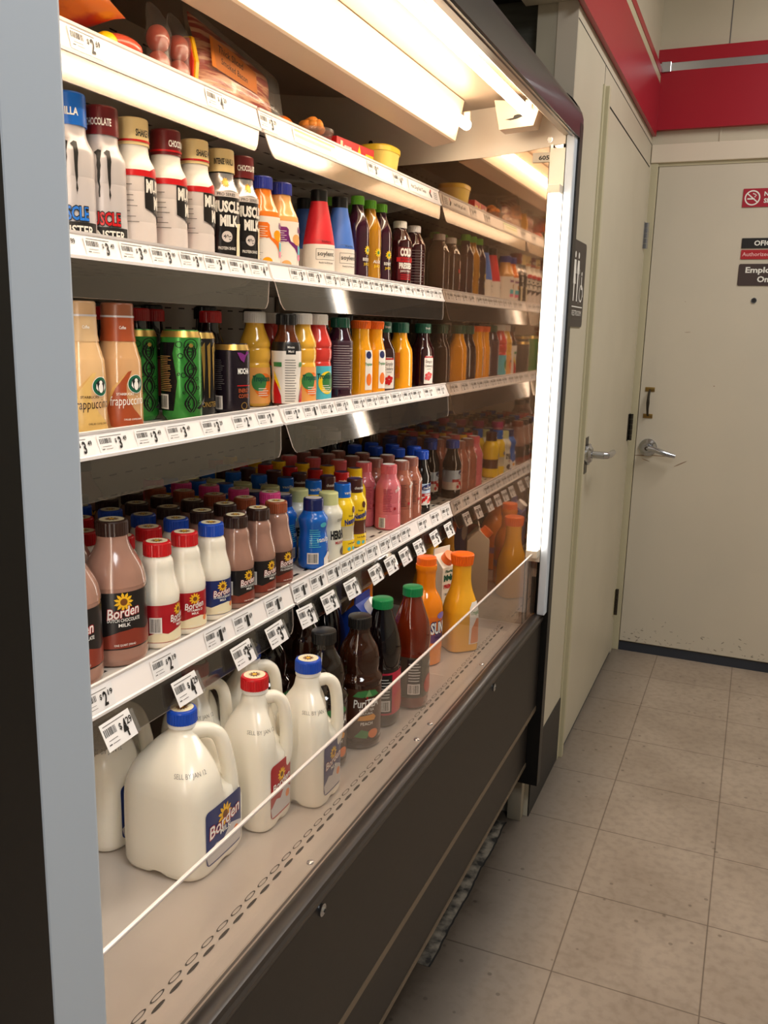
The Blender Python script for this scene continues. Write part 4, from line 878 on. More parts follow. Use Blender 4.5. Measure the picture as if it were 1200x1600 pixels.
def art_oj(a): a.rect(-.010, .014, .012, .098, LWHITE); a.ell(.0, .088, .008, .008, NAVY); a.text('Tropicana', 0, .066, .006, LGREEN, w=.021, bold=.03); a.ell(.001, .036, .008, .013, LORANGE)
K['oj_small'] = Kind('orange_juice_bottle', 'juice bottle', POJ, OJ, (.0200, .143, .160, m_('orange_cap', (246, 110, 22)), 1.08), art=art_oj, n=((0, 3), (.09, 3), (.12, 2)), rib=.0006)
PSI = [(0, .023), (.004, .0265), (.012, .0275), (.088, .0270), (.106, .0235), (.124, .0175), (.140, .0165)]
K['sim_yel'] = Kind('orange_juice_bottle', 'juice bottle', PSI, OJ, (.0205, .136, .160, DGREEN), n=((0, 3.5), (.09, 3.2), (.12, 2)), art=lambda a: (a.rect(-.036, .03, -.022, .09, LORANGE), a.ell(-.029, .05, .006, .010, OJ2)))
def art_sim(a):
    a.poly([(-.013, .010), (-.013, .074), (-.008, .080), (.008, .080), (.013, .074), (.013, .010)], LWHITE); a.rect(-.012, .075, .012, .079, LRED); a.text('Simply', 0, .062, .008, LRED if 0 else M_inkg, w=.021, shear=.15); a.text('Cranberry', 0, .052, .0065, M_inkg, w=.022, shear=.1); a.text('cocktail', 0, .046, .003, M_inkg)
    for x, z in ((-.006, .032), (.0, .036), (.006, .033), (-.003, .027), (.004, .027), (.0, .022), (-.007, .024)): a.ell(x, z, .0042, .0042, RED, 12)
K['sim_cran'] = Kind('cranberry_juice_bottle', 'juice bottle', PSI, m_('dark_cran', (44, 6, 12), .08, coat=.7), (.0205, .136, .160, DGREEN), n=((0, 3.5), (.09, 3.2), (.12, 2)), art=art_sim, capart=lambda a: a.text('Simply', 0, .146, .005, M_white, w=.015))
# bottom deck bottles
def art_pur(body):
    def f(a):
        for dx, s in ((-.012, 1), (.012, -1)): a.poly([(dx-s*.016, .104), (dx-s*.006, .114), (dx+s*.010, .116), (dx+s*.018, .108), (dx+s*.004, .102)], LGREEN)
        a.poly([(-.004, .102), (.004, .117), (.01, .104)], m_('leaf_pale', (120, 170, 110)))
        a.text('PuriTEA', 0, .083, .0155, M_white, w=.052, bold=.02, shear=.1); a.ell(.0, .101, .002, .003, LRED); a.text('SWEET TEA', 0, .075, .005, M_white, w=.03)
        a.poly([(-.018, .058), (-.014, .066), (.014, .068), (.02, .062), (.016, .056)], m_('banner_orange', (226, 150, 50))); a.text('PEACH', 0, .048, .006, M_white, w=.024); a.text('NATURAL', 0, .069, .004, M_white, w=.026)
        a.poly([(-.024, .026), (-.010, .040), (.006, .034), (.0, .022)], LGREEN); a.ell(.014, .030, .011, .009, m_('peach_print', (226, 120, 60)))
    return f
PTEA = [(0, .040), (.003, .0440), (.014, .0455), (.018, .0440), (.022, .0445), (.130, .0445), (.135, .0460), (.142, .0460), (.150, .0405), (.155, .0385), (.165, .0395), (.185, .0390), (.203, .0350), (.220, .0255), (.232, .0205), (.240, .0200), (.246, .0195)]
PTEA = [(z*.925, r_*.95) for z, r_ in PTEA]
K['tea'] = Kind('iced_tea_bottle', 'tea bottle', PTEA, TEA, (.0215, .225, .246, BLACK), bands=((.022, .118, m_('tea_label_dark', (50, 30, 24))),), art=art_pur(TEA))
K['tea2'] = Kind('iced_tea_bottle', 'tea bottle', PTEA, TEA2, (.0215, .225, .246, BLACK), bands=((.022, .118, m_('tea_label', (74, 42, 28))),), art=art_pur(TEA2))
PJG = [(0, .034), (.004, .0385), (.016, .0405), (.110, .0400), (.118, .0390), (.126, .0405), (.150, .0410), (.175, .0380), (.200, .0310), (.220, .0235), (.232, .0200), (.242, .0195)]
def art_app(t, c):
    def f(a):
        a.rect(-.052, .030, -.022, .108, LBLACK); a.lines(-.049, -.025, .062, .104, 7, M_white, .2, .25); a.rect(-.050, .034, -.026, .056, LWHITE); a.bars(-.048, .036, -.028, .054, M_ink, 12)
        a.text(t, .018, .090, .010, M_white, w=.036, bold=.02, shear=.2, rot=.1); a.ell(.004, .05, .020, .020, m_('apple_print', (200, 60, 40))); a.ell(.026, .046, .014, .016, c)
    return f
K['apple'] = Kind('apple_juice_bottle', 'juice bottle', [(z*1.0, r*.92) for z, r in PJG], APPLE, (.0205, .234, .252, GREEN), bands=((.026, .112, m_('apple_label', (74, 68, 54))),), art=art_app('Apple', m_('apple_print2', (170, 30, 50))), n=((0, 2.6), (.15, 2.6), (.2, 2)))
K['darkg'] = Kind('grape_juice_bottle', 'juice bottle', [(z*1.0, r*.92) for z, r in PJG], DARKJ, (.0205, .234, .252, GREEN), bands=((.026, .112, m_('berry_label', (196, 40, 66))),), art=art_app('Juicy', m_('berry_print', (230, 90, 120))), n=((0, 2.6), (.15, 2.6), (.2, 2)))
PSU = [(0, .036), (.004, .0400), (.014, .0415), (.110, .0410), (.116, .0400), (.120, .0415), (.150, .0405), (.172, .0330), (.188, .0245), (.200, .0225), (.230, .0225), (.242, .0250), (.252, .0245)]
def art_sun(a): a.text('SUNNY', .006, .078, .026, NAVY, w=.075, bold=.10); a.text('SUNNY', .006, .078, .026, M_white, w=.072, bold=.03); a.text('TANGY ORIGINAL', .004, .066, .006, NAVY, w=.05); a.ell(.0, .12, .014, .008, m_('label_violet', (140, 120, 190)))
K['sunny'] = Kind('orange_drink_bottle', 'juice bottle', [(z*.93, r) for z, r in PSU], m_('orange_drink', (244, 136, 12), .1, coat=.6), (.0225, .228, .252, m_('orange_cap', (246, 110, 22))), bands=((.040, .118, LORANGE), (.056, .076, m_('label_violet', (140, 120, 190)))), art=art_sun)
PTP = [(0, .037), (.003, .0405), (.012, .0425), (.095, .0425), (.110, .0420), (.135, .0375), (.160, .0300), (.185, .0252), (.215, .0245), (.232, .0250)]
def art_trp(a): a.poly([(.006, .020), (.006, .110), (.014, .124), (.038, .124), (.044, .11), (.044, .02)], LWHITE); a.text('Tropicana', .026, .094, .010, LGREEN, w=.036, bold=.04); a.poly([(.010, .022), (.012, .06), (.024, .084), (.040, .08), (.042, .022)], m_('orange_wash', (226, 140, 90)))
K['trop'] = Kind('orange_juice_carafe', 'juice bottle', [(z*.92, r*.93) for z, r in PTP], m_('orange_juice_big', (246, 178, 40), .12, coat=.5), (.0255, .212, .238, m_('orange_cap', (246, 110, 22)), 1.10), art=art_trp, n=((0, 4), (.08, 3.4), (.15, 2.2), (.2, 2)), rib=.0008)

# milk jugs ---------------------------------------------------------------------------------------
def make_jug(nm, W, H, D, capm, lab, label_az, hz=.42, gal=True, cutw=.62):
    """rounded-square body with a recess, a handle loop at +x local, a label and a cap"""
    parts = []; R = W/2; s = H/.25
    P = smooth([(0, R*.86), (.004*s, R*.95), (.014*s, R*1.0), (.014*s, R*1.0), (.120*s, R*1.0), (.140*s, R*.99), (.155*s, R*.95), (.169*s, R*.86), (.184*s, R*.71), (.200*s, R*.50), (.214*s, .0205), (.224*s, .0185), (.232*s, .0185)], 3)
    seg = 72; V = []; F = []
    for z, r in P:
        e = nz(((0, 4.6), (.11*s, 4.6), (.17*s, 3.2), (.212*s, 2)), z)
        for i in range(seg):
            th = 2*PI*i/seg; rr = r*sup(th+PI/4, e) if 0 else r*sup(th-HAZ, e)
            if z > .112*s and z < .216*s:      # recess behind the handle
                a = abs((th+PI) % (2*PI)-PI); k = max(0, 1-(a/cutw)**2)**.8 if a < cutw else 0
                q = min(1, (z-.112*s)/(.034*s)); q = q*q*(3-2*q); q2 = min(1, (.216*s-z)/(.012*s))
                tgt = min(rr, .021+.012*(1-q)); rr = rr+(tgt-rr)*k*q*q2
            zz = z
            if z < .012*s:
                a = abs(((th-HAZ)+PI/4) % (PI/2)-PI/4); zz = z+.011*s*math.exp(-(a/.16)**2)*(1-z/(.012*s))
            V.append((rr*math.cos(th), rr*math.sin(th)*D, zz))
    n = len(P)
    for j in range(n-1):
        for i in range(seg): F.append((j*seg+i, j*seg+(i+1) % seg, (j+1)*seg+(i+1) % seg, (j+1)*seg+i))
    F.append(tuple(range(seg))[::-1]); F.append(tuple(range((n-1)*seg, n*seg)))
    mb = MB().add(V, F, M_milk); parts.append(('body', mb.mesh('jug_body', ang=1.4)))
    h = MB(); rh = (.0110 if gal else .0092)*s; xo = R*1.0
    pts = [(.010, 0, .2095*s), (.028, 0, .2115*s), (xo*.54, 0, .2105*s), (xo*.70, 0, .204*s), (xo*.80, 0, .190*s), (xo*.87, 0, .168*s), (xo*.93, 0, .142*s), (xo*.955, 0, .122*s), (xo*.93, 0, .106*s), (xo*.84, 0, .094*s)] if gal else [(.010, 0, .2095*s), (.024, 0, .2115*s), (xo*.66, 0, .212*s), (xo*.86, 0, .205*s), (xo*.97, 0, .190*s), (xo*1.02, 0, .168*s), (xo*1.04, 0, .142*s), (xo*1.02, 0, .120*s), (xo*.95, 0, .104*s), (xo*.80, 0, .094*s)]
    q = []
    for i in range(len(pts)-1):
        p0, p1, p2, p3 = [Vector(pts[k]) for k in (max(i-1, 0), i, i+1, min(i+2, len(pts)-1))]
        for k in range(3): t = k/3; q.append(.5*((2*p1)+(-p0+p2)*t+(2*p0-5*p1+4*p2-p3)*t*t+(-p0+3*p1-3*p2+p3)*t**3))
    q.append(Vector(pts[-1])); m = len(q)
    h.tube(q, [rh*(1+.25*abs(2*i/m-1)**2) for i in range(m)], M_milk, 16, 1.25); parts.append(('handle', h.mesh('jug_handle', ang=1.4)))
    c = MB(); z0 = .229*s
    c.cyl((0, 0, z0-.006), (0, 0, z0), .0205, m_('jug_ring', (236, 232, 226)), 32)
    loft(c, [(z0, .0213), (z0+.0165, .0210)], capm, 2, 72, .0003); loft(c, [(z0+.0165, .0210), (z0+.019, .0200), (z0+.020, .0180)], capm, 2, 40)
    f = Flat(); f.ell(0, 0, .0165, .0165, CREMLBL, 30); f.flower(0, 0, .0085, SUNC, SUN); f.into(c, lambda u, v, w_: (u, v, z0+.0201+w_)); parts.append(('cap', c.mesh('jug_cap', ang=.5)))
    l = MB(); a = Flat(); lw, lh = W*.33, .092*s; c0 = .066*s; r = .008
    def rr_(w_, h_, m, oy=0):
        Q = []
        for cx, cy, a0 in ((w_-r, h_-r, 0), (-w_+r, h_-r, 1), (-w_+r, -h_+r, 2), (w_-r, -h_+r, 3)):
            for k in range(5): t = PI/2*(a0+k/4); Q.append((cx+r*math.cos(t), c0+oy+cy+r*math.sin(t)))
        a.poly(Q, m)
    rr_(lw, lh/2, lab)
    a.poly([(-lw*.9, c0-lh*.47), (-lw, c0-lh*.30), (-lw*.5, c0-lh*.16), (-lw*.1, c0-lh*.20), (lw*.3, c0-lh*.02), (lw*.7, c0-lh*.08), (lw, c0-lh*.14), (lw*.95, c0-lh*.47)], m_('milk_splash', (200, 196, 196))); a.ell(lw*.62, c0-lh*.22, .0065, .0065, m_('orange_badge', (230, 130, 60)))
    k = lw/.028; a.flower(0, c0+lh*.24, .0095*k); a.text(DAIRY, 0, c0+lh*.04, .011*k, LRED, w=lw*1.75, bold=.06, shear=.2, rot=.14); a.text(DAIRY, 0, c0+lh*.04, .011*k, M_white, w=lw*1.7, bold=.015, shear=.2, rot=.14)
    a.text('MILK', 0, c0-lh*.06, .005*k, M_white, w=lw*.6)
    fa = label_az; ca, sa = math.cos(fa), math.sin(fa)
    def fn(u, v, w_):
        x, y = (R*(D if abs(math.sin(fa-HAZ)) < .5 else 1)+.0006+w_), u        # on the flat face whose normal is at angle fa
        X, Y = x*ca-y*sa, x*sa+y*ca; th = math.atan2(Y, X)
        lim = prof_r(P, v)*sup(th-HAZ, 4.6)+.0005+w_
        return (lim*math.cos(th), lim*math.sin(th), v)
    a.into(l, fn, .008, .01); parts.append(('label', l.mesh('jug_label', ang=.9)))
    d = MB(); a = Flat(); a.text('SELL BY JAN 12', 0, .168*s, .0055, M_inkg, w=.048, bold=-.01); fa2 = label_az-PI/4
    def fn2(u, v, w_):
        th = fa2+u/R; lim = prof_r(P, v)*sup(th-HAZ, nz(((0, 4.6), (.11*s, 4.6), (.17*s, 3.2), (.212*s, 2)), v))+.0006+w_
        return (lim*math.cos(th), lim*math.sin(th), v)
    a.into(d, fn2, .006, .004); parts.append(('date_print', d.mesh('jug_date', False)))
    k_ = Kind.__new__(Kind); k_.name, k_.cat, k_.parts, k_.R, k_.H = nm, 'milk jug', parts, R, H
    return k_
HAZ = math.radians(-34)         # local azimuth of the flat label face (the handle is local +x)
K['jug_gal'] = make_jug('milk_jug', .138, .227, 1.0, BLUE, LBLUE, HAZ)
HAZ = math.radians(-30)
K['jug_red'] = make_jug('milk_jug', .093, .238, 1.0, RED, LRED, HAZ, gal=False, cutw=.8)
K['jug_blue'] = make_jug('milk_jug', .093, .238, 1.0, BLUE, LBLUE, HAZ, gal=False, cutw=.8)

# ================================================================== STOCKING THE CASE
DZ = {k: v+.0006 for k, v in DECKZ.items()}
def deck_z(x): return .5575-.0265*max(0, (-.302-x))/.688+.0002 if 0 else .5565+(x+.305)*(.0155/.685)
def put(kind, x, y, z, deg, label, group=None): return K[kind].put(x, y, z, deg, label, group)
# --- bottom deck
for kind, x, y, deg, label in (
    ('jug_gal', -.421, -2.555, 34, 'big gallon milk jug with blue cap and navy label, frontmost behind the acrylic'),
    ('jug_gal', -.572, -2.548, 34, 'gallon milk jug mostly cut off by the grey post, behind the big front jug'),
    ('jug_red', -.379, -2.428, 30, 'half-gallon milk jug with red cap and red label'),
    ('jug_blue', -.338, -2.331, 30, 'slim half-gallon milk jug with blue cap beside the dark tea bottle'),
    ('jug_red', -.490, -2.425, 30, 'red-capped milk jug in shadow behind the red-capped half-gallon jug'),
    ('jug_blue', -.455, -2.325, 30, 'blue-capped milk jug in shadow behind the slim blue-capped jug'),
    ('tea', -.366, -2.220, -28, 'very dark tea bottle with black cap, right behind the slim milk jug'),
    ('tea2', -.344, -2.118, -44, 'brown tea bottle with black cap and green leaf label'),
    ('darkg', -.341, -2.020, 0, 'near-black juice bottle with green cap and crimson label'),
    ('apple', -.318, -1.918, 0, 'amber apple juice bottle with green cap, closest to the clear front'),
    ('sunny', -.375, -1.684, -8, 'orange drink bottle with orange cap and purple-edged label'),
    ('trop', -.328, -1.562, -45, 'orange juice carafe with wide orange cap, last bottle on the bottom deck'),
    ('sunny', -.465, -1.840, -8, 'orange drink bottle mostly hidden behind the amber apple juice'),
    ('tea', -.485, -2.215, -8, 'dark tea bottle second in line behind the first dark tea'),
    ('tea2', -.468, -2.105, -24, 'brown tea bottle second in line behind the leaf-label tea'),
    ('darkg', -.470, -2.005, 0, 'near-black juice bottle second in line under the price holders'),
):
    put(kind, x, y, .6008, deg, label)
def carton(nm, x, y, z, w, d, h, body, art, capc, label, deg=0):
    t = empty(nm, (x, y, z), math.radians(deg), label=label, cat='carton')
    b = MB(); b.add([(-d/2, -w/2, 0), (d/2, -w/2, 0), (d/2, w/2, 0), (-d/2, w/2, 0), (-d/2, -w/2, h*.8), (d/2, -w/2, h*.8), (d/2, w/2, h*.8), (-d/2, w/2, h*.8), (0, -w/2, h*.94), (0, w/2, h*.94)],
        [(0, 3, 2, 1), (0, 1, 5, 4), (1, 2, 6, 5), (2, 3, 7, 6), (3, 0, 4, 7), (5, 6, 9, 8), (7, 4, 8, 9), (4, 5, 8), (6, 7, 9)], body)
    b.box((-.0015, -w/2, h*.935), (.0015, w/2, h), body)
    f = Flat(); art(f); f.into(b, lambda u, v, w_: (d/2+.0002+w_, u, v)); link('box', b.mesh('carton', False), t)
    sl = math.atan2(h*.14, d/2)
    if capc:
        c = MB(); cx, cz = d*.27, h*.87; nx, nz2 = math.sin(sl), math.cos(sl); c.cyl((cx, 0, cz-.002), (cx+nx*.018, 0, cz+nz2*.018), .017, capc, 28); link('cap', c.mesh('cap'), t)
    return t
carton('juice_carton', -.410, -1.478, .6008, .062, .062, .225, m_('carton_cream', (232, 222, 204), .45), lambda a: (a.text("Florida's", 0, .166, .007, DGREEN, w=.04, bold=.04), a.text('Makes', .0, .146, .014, DGREEN, w=.052, bold=.08), a.text('PREMIUM', 0, .126, .010, RED, w=.05, bold=.04), a.text('squeezed', 0, .108, .008, M_ink, w=.04)), ORANGE, 'cream juice carton printed in green and red, between the two orange bottles', -20)
carton('milk_carton', -.425, -1.930, .6008, .072, .070, .224, m_('carton_blue', (20, 54, 140), .45), lambda a: a.rect(-.03, .05, .03, .06, M_white), WHITEC, 'blue carton with white screw cap behind the amber apple juice', 0)
carton('milk_carton', -.590, -1.80, .6008, .075, .075, .262, m_('carton_blue', (20, 54, 140), .45), lambda a: a.ell(0, .12, .03, .03, M_white), None, 'blue gable-top carton in shadow behind the orange drink', 0)
put('trop', -.475, -1.385, .6008, -45, 'orange juice carafe nearest the mirrored end, set back in shadow')
put('darkg', -.570, -1.985, .6008, 0, 'near-black juice bottle third in line, deep in the bottom deck')

# --- lowest shelf: columns running back to the wall
XR = -.488; ST = .0665
def column(y, seq, degs, front, short, x0=XR, st=ST, z=None, jit=.002, lowrow='lowest'):
    rd = random.Random(int(abs(y)*1e4))
    for i, kd in enumerate(seq):
        if kd is None: continue
        dg = degs[i] if i < len(degs) else rd.uniform(-70, 20)
        nm = K[kd]
        lab = front if i == 0 or front and all(s is None for s in seq[:i]) else '%s, %s in line behind the %s' % (SHORT[kd], ORD[i], short)
        nm.put(x0-st*i+rd.uniform(-jit, jit), y+rd.uniform(-jit, jit), DZ[4] if z is None else z, dg, lab, 'drinks on the %s shelf' % lowrow)
SHORT = dict(quart_choc='chocolate milk quart', pint_red='red-capped milk bottle', pint_blue='blue-capped milk bottle', pint_choc='brown-capped chocolate milk', pint_choc2='tan-capped chocolate milk', pint_pink='pink-capped strawberry milk',
    shake_blue='navy-capped blue shake', shake_cream='pale-capped white shake', nes_van='blue-capped yellow bottle', nes_choc='brown-capped yellow bottle', nes_yel='yellow-capped bottle', nes_red='red-capped yellow bottle',
    pink_shake='pink milk bottle', brown_shake='brown shake bottle', cran_small='blue-capped dark juice', white_dark='white-capped dark juice')
column(-2.680, ['quart_choc', 'quart_choc'], [-30], 'chocolate milk quart half hidden by the grey post', 'half-hidden quart', st=.088, x0=-.504)
column(-2.590, ['quart_choc', 'quart_choc'], [-34], 'large chocolate milk quart bottle, fully visible at the left of the lowest shelf', 'large quart', st=.088, x0=-.504)
K['quart_choc'].put(-.905, -2.205, DZ[4], -20, 'tall chocolate milk quart at the very back of the lowest shelf', 'drinks on the lowest shelf')
column(-2.515, ['pint_red']*3+['pint_blue'], [8, -10], 'red-capped milk bottle showing its barcode, beside the large chocolate quart', 'barcode-side milk')
column(-2.446, ['pint_red']*4, [-28], 'red-capped milk bottle with its red label facing out', 'label-out red milk')
column(-2.376, ['pint_blue']*6, [-22], 'front blue-capped white milk bottle with navy label', 'navy-label milk')
column(-2.306, ['pint_choc']*6, [-14], 'brown-capped chocolate milk bottle right next to the navy-label milk', 'first small chocolate milk')
column(-2.238, ['pint_choc']*5, [-10], 'brown-capped chocolate milk beside the one with the tan cap', 'second small chocolate milk')
column(-2.170, ['pint_choc2']*5, [-16], 'front chocolate milk bottle with the orange-brown cap', 'tan-capped milk')
column(-2.102, ['pint_pink']*5, [-10], 'front pink-capped strawberry milk behind the blue shake', 'first pink-capped milk', x0=-.545)
column(-2.034, ['shake_blue']*3+['nes_van']*3, [-18, 20], 'bright blue shake bottle with navy cap, at the front edge', 'front blue shake')
column(-1.968, ['shake_cream']*6, [-4], 'white shake bottle with pale cap and black lettering', 'black-lettered white shake')
column(-1.903, ['nes_van']*6, [-12], 'yellow bottle with blue cap beside the brown-capped one', 'front blue-capped yellow bottle')
column(-1.840, ['nes_choc']*6, [-26], 'yellow bottle with brown cap and brown lower band', 'front brown-capped yellow bottle')
column(-1.775, ['nes_red']*6, [], 'first red-capped flavored milk behind the yellow bottles', 'first red-capped flavored milk', x0=-.55)
column(-1.713, ['nes_yel']*6, [], 'first yellow-capped flavored milk left of the pink bottle', 'first yellow-capped flavored milk', x0=-.55)
column(-1.650, ['pink_shake']*5, [-40], 'front strawberry pink milk bottle with white-topped cap', 'front pink bottle')
column(-1.578, ['brown_shake']*5, [-30], 'brown milk shake bottle directly right of the pink bottle', 'first brown shake')
column(-1.510, ['brown_shake']*5, [-26], 'brown milk shake bottle beside the dark cranberry juice', 'second brown shake')
column(-1.444, ['cran_small']*4+['white_dark']*2, [-20], 'dark cranberry juice with blue cap and red label, front edge', 'front cranberry juice', st=.062)
column(-1.380, ['cran_small']*3+['white_dark']*3, [-20], 'blue-capped cranberry juice standing against the mirrored end', 'end cranberry juice', x0=-.53, st=.062)

# --- second and third shelves
def row(z, xf, items, shelf):
    for kd, y, deg, label in items:
        k = K[kd]; k.put(xf-k.R, y, z, deg, label, None)
row(DZ[2], -.508, [
    ('mon_van', -2.600, -60, 'silver muscle shake with bright blue cap, beside the grey post'),
    ('mon_choc', -2.540, -60, 'silver muscle shake with maroon cap reading chocolate'),
    ('mm_van', -2.478, 4, 'white protein shake with beige cap, leftmost of the red-banded bottles'),
    ('mm_choc', -2.405, 2, 'white protein shake with maroon cap, middle of the red-banded bottles'),
    ('mm_van', -2.335, -2, 'white protein shake with beige cap, beside the black vanilla one'),
    ('mp_van', -2.264, -38, 'black protein shake with beige cap reading intense vanilla'),
    ('mp_choc', -2.205, -26, 'black protein shake with maroon cap, next to the orange smoothie'),
    ('nak_or', -2.140, -30, 'orange smoothie bottle with royal blue cap'),
    ('nak_pu', -2.072, -32, 'peach smoothie bottle with royal blue cap and purple label'),
    ('soy_r', -1.918, -34, 'red and white meal drink bottle with black cap'),
    ('soy_b', -1.826, -24, 'blue and white meal drink bottle with black cap'),
    ('jui_pur', -1.752, -10, 'purple juice with lime cap, squeezed beside the blue meal drink'),
    ('jui_amb', -1.688, -20, 'amber juice bottle with lime green cap'),
    ('jui_pur', -1.628, -20, 'purple juice with lime cap, right of the amber juice'),
    ('cold', -1.505, -32, 'dark red cold pressed juice with white cap, label outward'),
    ('cold_plain', -1.412, -40, 'dark cold pressed juice with pale cap near the mirrored end')], 2)
B2 = [('mm_van', -2.44, 'beige-capped protein shake behind the gap between two red-banded bottles'), ('nak_or', -2.140, 'orange smoothie in the row behind the front orange smoothie'), ('nak_pu', -2.072, 'peach smoothie in the row behind the front peach smoothie'),
      ('soy_b', -1.985, 'blue meal drink in the back row, left of the red one'), ('soy_r', -1.918, 'red meal drink hidden behind the front red meal drink'), ('soy_b', -1.826, 'blue meal drink hidden behind the front blue meal drink'),
      ('jui_pur', -1.752, 'purple lime-capped juice in the back row beside the blue drink'), ('jui_amb', -1.688, 'amber juice hidden behind the front amber juice'), ('jui_pur', -1.628, 'purple lime-capped juice in the back row near the cold pressed juice'),
      ('jui_pur', -1.560, 'purple lime-capped juice in the dark back row, closest to the mirror')]
for kd, y, lab in B2: K[kd].put(-.526-K[kd].R*3, y, DZ[2], -30, lab, None)
for i, y in enumerate((-2.02, -1.96)):
    pass
row(DZ[3], -.488, [
    ('fra_van', -2.618, -20, 'pale vanilla coffee drink bottle beside the grey post'),
    ('fra_cof', -2.545, -26, 'tan coffee drink bottle with rust swirl and white script'),
    ('can_green', -2.405, -40, 'green energy can with black ornament, front of the two green cans'),
    ('can_java', -2.268, -40, 'short dark coffee energy can on the third shelf'),
    ('mmaid', -2.090, -42, 'juice bottle with black cap and white nutrition panel'),
    ('tro_yel', -2.030, -20, 'yellow lemonade bottle with white cap and peach label'),
    ('tro_red', -1.965, -26, 'pinkish red punch bottle with white cap and teal label'),
    ('pur_bot', -1.868, -40, 'dark purple juice bottle with green cap and printed panel'),
    ('oj_small', -1.772, -16, 'small orange juice with orange cap, left one of the pair'),
    ('oj_small', -1.700, -16, 'small orange juice with orange cap, right one of the pair'),
    ('sim_yel', -1.538, -20, 'square yellow orange juice bottle with dark green cap'),
    ('sim_cran', -1.385, -30, 'dark cranberry bottle with white fruit label and dark green cap')], 3)
for kd, x, y, lab in (('can_green', -.574, -2.437, 'green energy can behind and left of the front green can'), ('can_black', -.537, -2.338, 'black energy can with gold claw marks between green and coffee cans'),
      ('red_bot', -.640, -2.52, 'red-capped dark bottle behind the tan coffee drink'), ('red_bot', -.640, -2.42, 'red-capped dark bottle behind the green cans, left one'), ('red_bot', -.640, -2.35, 'red-capped dark bottle behind the black energy can'),
      ('red_bot', -.590, -2.22, 'red-capped dark bottle behind the short coffee can'), ('blk_bot', -.72, -2.45, 'black-capped dark bottle in the far back, left one'), ('blk_bot', -.72, -2.37, 'black-capped dark bottle in the far back, second one'),
      ('blk_bot', -.72, -2.29, 'black-capped dark bottle in the far back, third one'), ('blk_bot', -.632, -2.172, 'black-capped bottle between the red-capped and the white-capped bottles'), ('tro_yel', -.56, -2.125, 'white-capped yellow bottle behind the nutrition panel bottle'),
      ('tro_red', -.585, -2.03, 'white-capped punch bottle behind the yellow lemonade'), ('pur_bot', -.56, -1.90, 'green-capped purple bottle behind the front purple one'), ('sim_cran', -.52, -1.635, 'green-capped dark bottle behind the two small orange juices'),
      ('sim_cran', -.56, -1.46, 'green-capped dark bottle behind the yellow square bottle'), ('oj_small', -.572, -1.76, 'small orange juice hidden behind the pair'), ('sim_cran', -.58, -1.385, 'green-capped dark bottle behind the white fruit label bottle')):
    K[kd].put(x, y, DZ[3], -30, lab, None)

# --- top shelf
z1 = DZ[1]
t = empty('snack_bag', (-.575, -2.60, z1), label='orange and red snack bag lying at the left of the top shelf', cat='snack bag')
b = MB(); V = []; F = []; NX, NY = 8, 10
for s in (1, -1):
    for i in range(NX+1):
        for j in range(NY+1):
            u, v = i/NX, j/NY; k = (math.sin(PI*u)*math.sin(PI*v))**.5
            V.append((.075*(1-2*u), -.06+.13*v, .034+(.045*v if 0 else .07*(1-v))+s*.022*k+.003*math.sin(9*u+7*v)))
n = (NX+1)*(NY+1)
for s in (0, 1):
    for i in range(NX):
        for j in range(NY):
            a = s*n+i*(NY+1)+j; q = (a, a+1, a+NY+2, a+NY+1); F.append(q if s == 1 else q[::-1])
b.add(V, F, mat('bag_orange', (236, 120, 24), .3, coat=.4, noise=(12, (196, 40, 20), .5, .6, (1, 1, 1)))); link('bag', b.mesh('bag', ang=2), t)
st = MB().box((-.002, -.045, .0), (.03, .04, .03), m_('bag_yellow', (250, 190, 50), .35), .004); link('header', st.mesh('h'), t, (.02, -.06, .075))
t = empty('cheese_pack', (-.545, -2.49, z1), label='flat yellow and red film pack lying beside the orange bag', cat='food pack')
link('pack', MB().sphere((0, 0, .0165), (.028, .036, .016), m_('pack_redstripe', (206, 84, 60), .25, coat=.4), 20, 10).mesh('p'), t)
link('end', MB().sphere((.008, -.035, .014), (.016, .014, .012), YELLOW, 14, 8).mesh('p'), t)
t = empty('bratwurst_pack', (-.549, -2.365, z1+.002), label='pack of plump red sausages standing beside a yellow card', cat='sausage pack')
for y0 in (-.035, .012):
    for z0 in (.018, .052):
        link('sausage', MB().sphere((0, y0, z0), (.017, .0175, .019), SAUS, 20, 12).mesh('s'), t)
    V = [(-.01, y0-.021, .0), (.012, y0-.02, .0), (.012, y0+.019, .0), (-.012, y0+.019, .0), (.0, y0-.024, .082), (.003, y0-.018, .085), (.003, y0+.01, .078), (.0, y0+.012, .076)]
    fm = MB(); P1 = [(0, y0-.026, .092), (.002, y0-.008, .082), (.004, y0+.012, .076), (.003, y0+.019, .066)]
    fm.tube([(0, y0, .004), (0, y0, .012), (0, y0, .035), (0, y0, .058), (0, y0-.002, .072), (0, y0-.012, .084), (0, y0-.02, .093)], [.012, .0195, .0165, .0200, .015, .010, .003], M_film, 14); link('film', fm.mesh('film'), t)
lk = MB().extr([(-.03, 0), (.012, 0), (.016, .04), (.008, .075), (-.03, .078)], .034, .042, m_('card_yellow', (250, 186, 20), .35), ax=1); f_ = Flat(); f_.text('HOT', 0, .018, .014, LRED, w=.03, bold=.05, rot=1.2); f_.into(lk, lambda u, v, w_: (.0, .0335-w_, v)) if 0 else None
lk.extr([(-.03, 0), (.010, 0), (.013, .04), (.006, .072), (-.03, .075)], .0305, .0338, m_('card_red', (206, 50, 36), .35), ax=1); link('card', lk.mesh('card', False), t)
t = empty('bacon_pack', (-.550, -2.19, z1), math.radians(0), label='large clear pack of streaky bacon leaning on the top shelf', cat='bacon pack')
t.rotation_euler = (0, math.radians(-10), math.radians(0))
bp_ = MB(); V = []; F = []; NX, NY = 10, 16
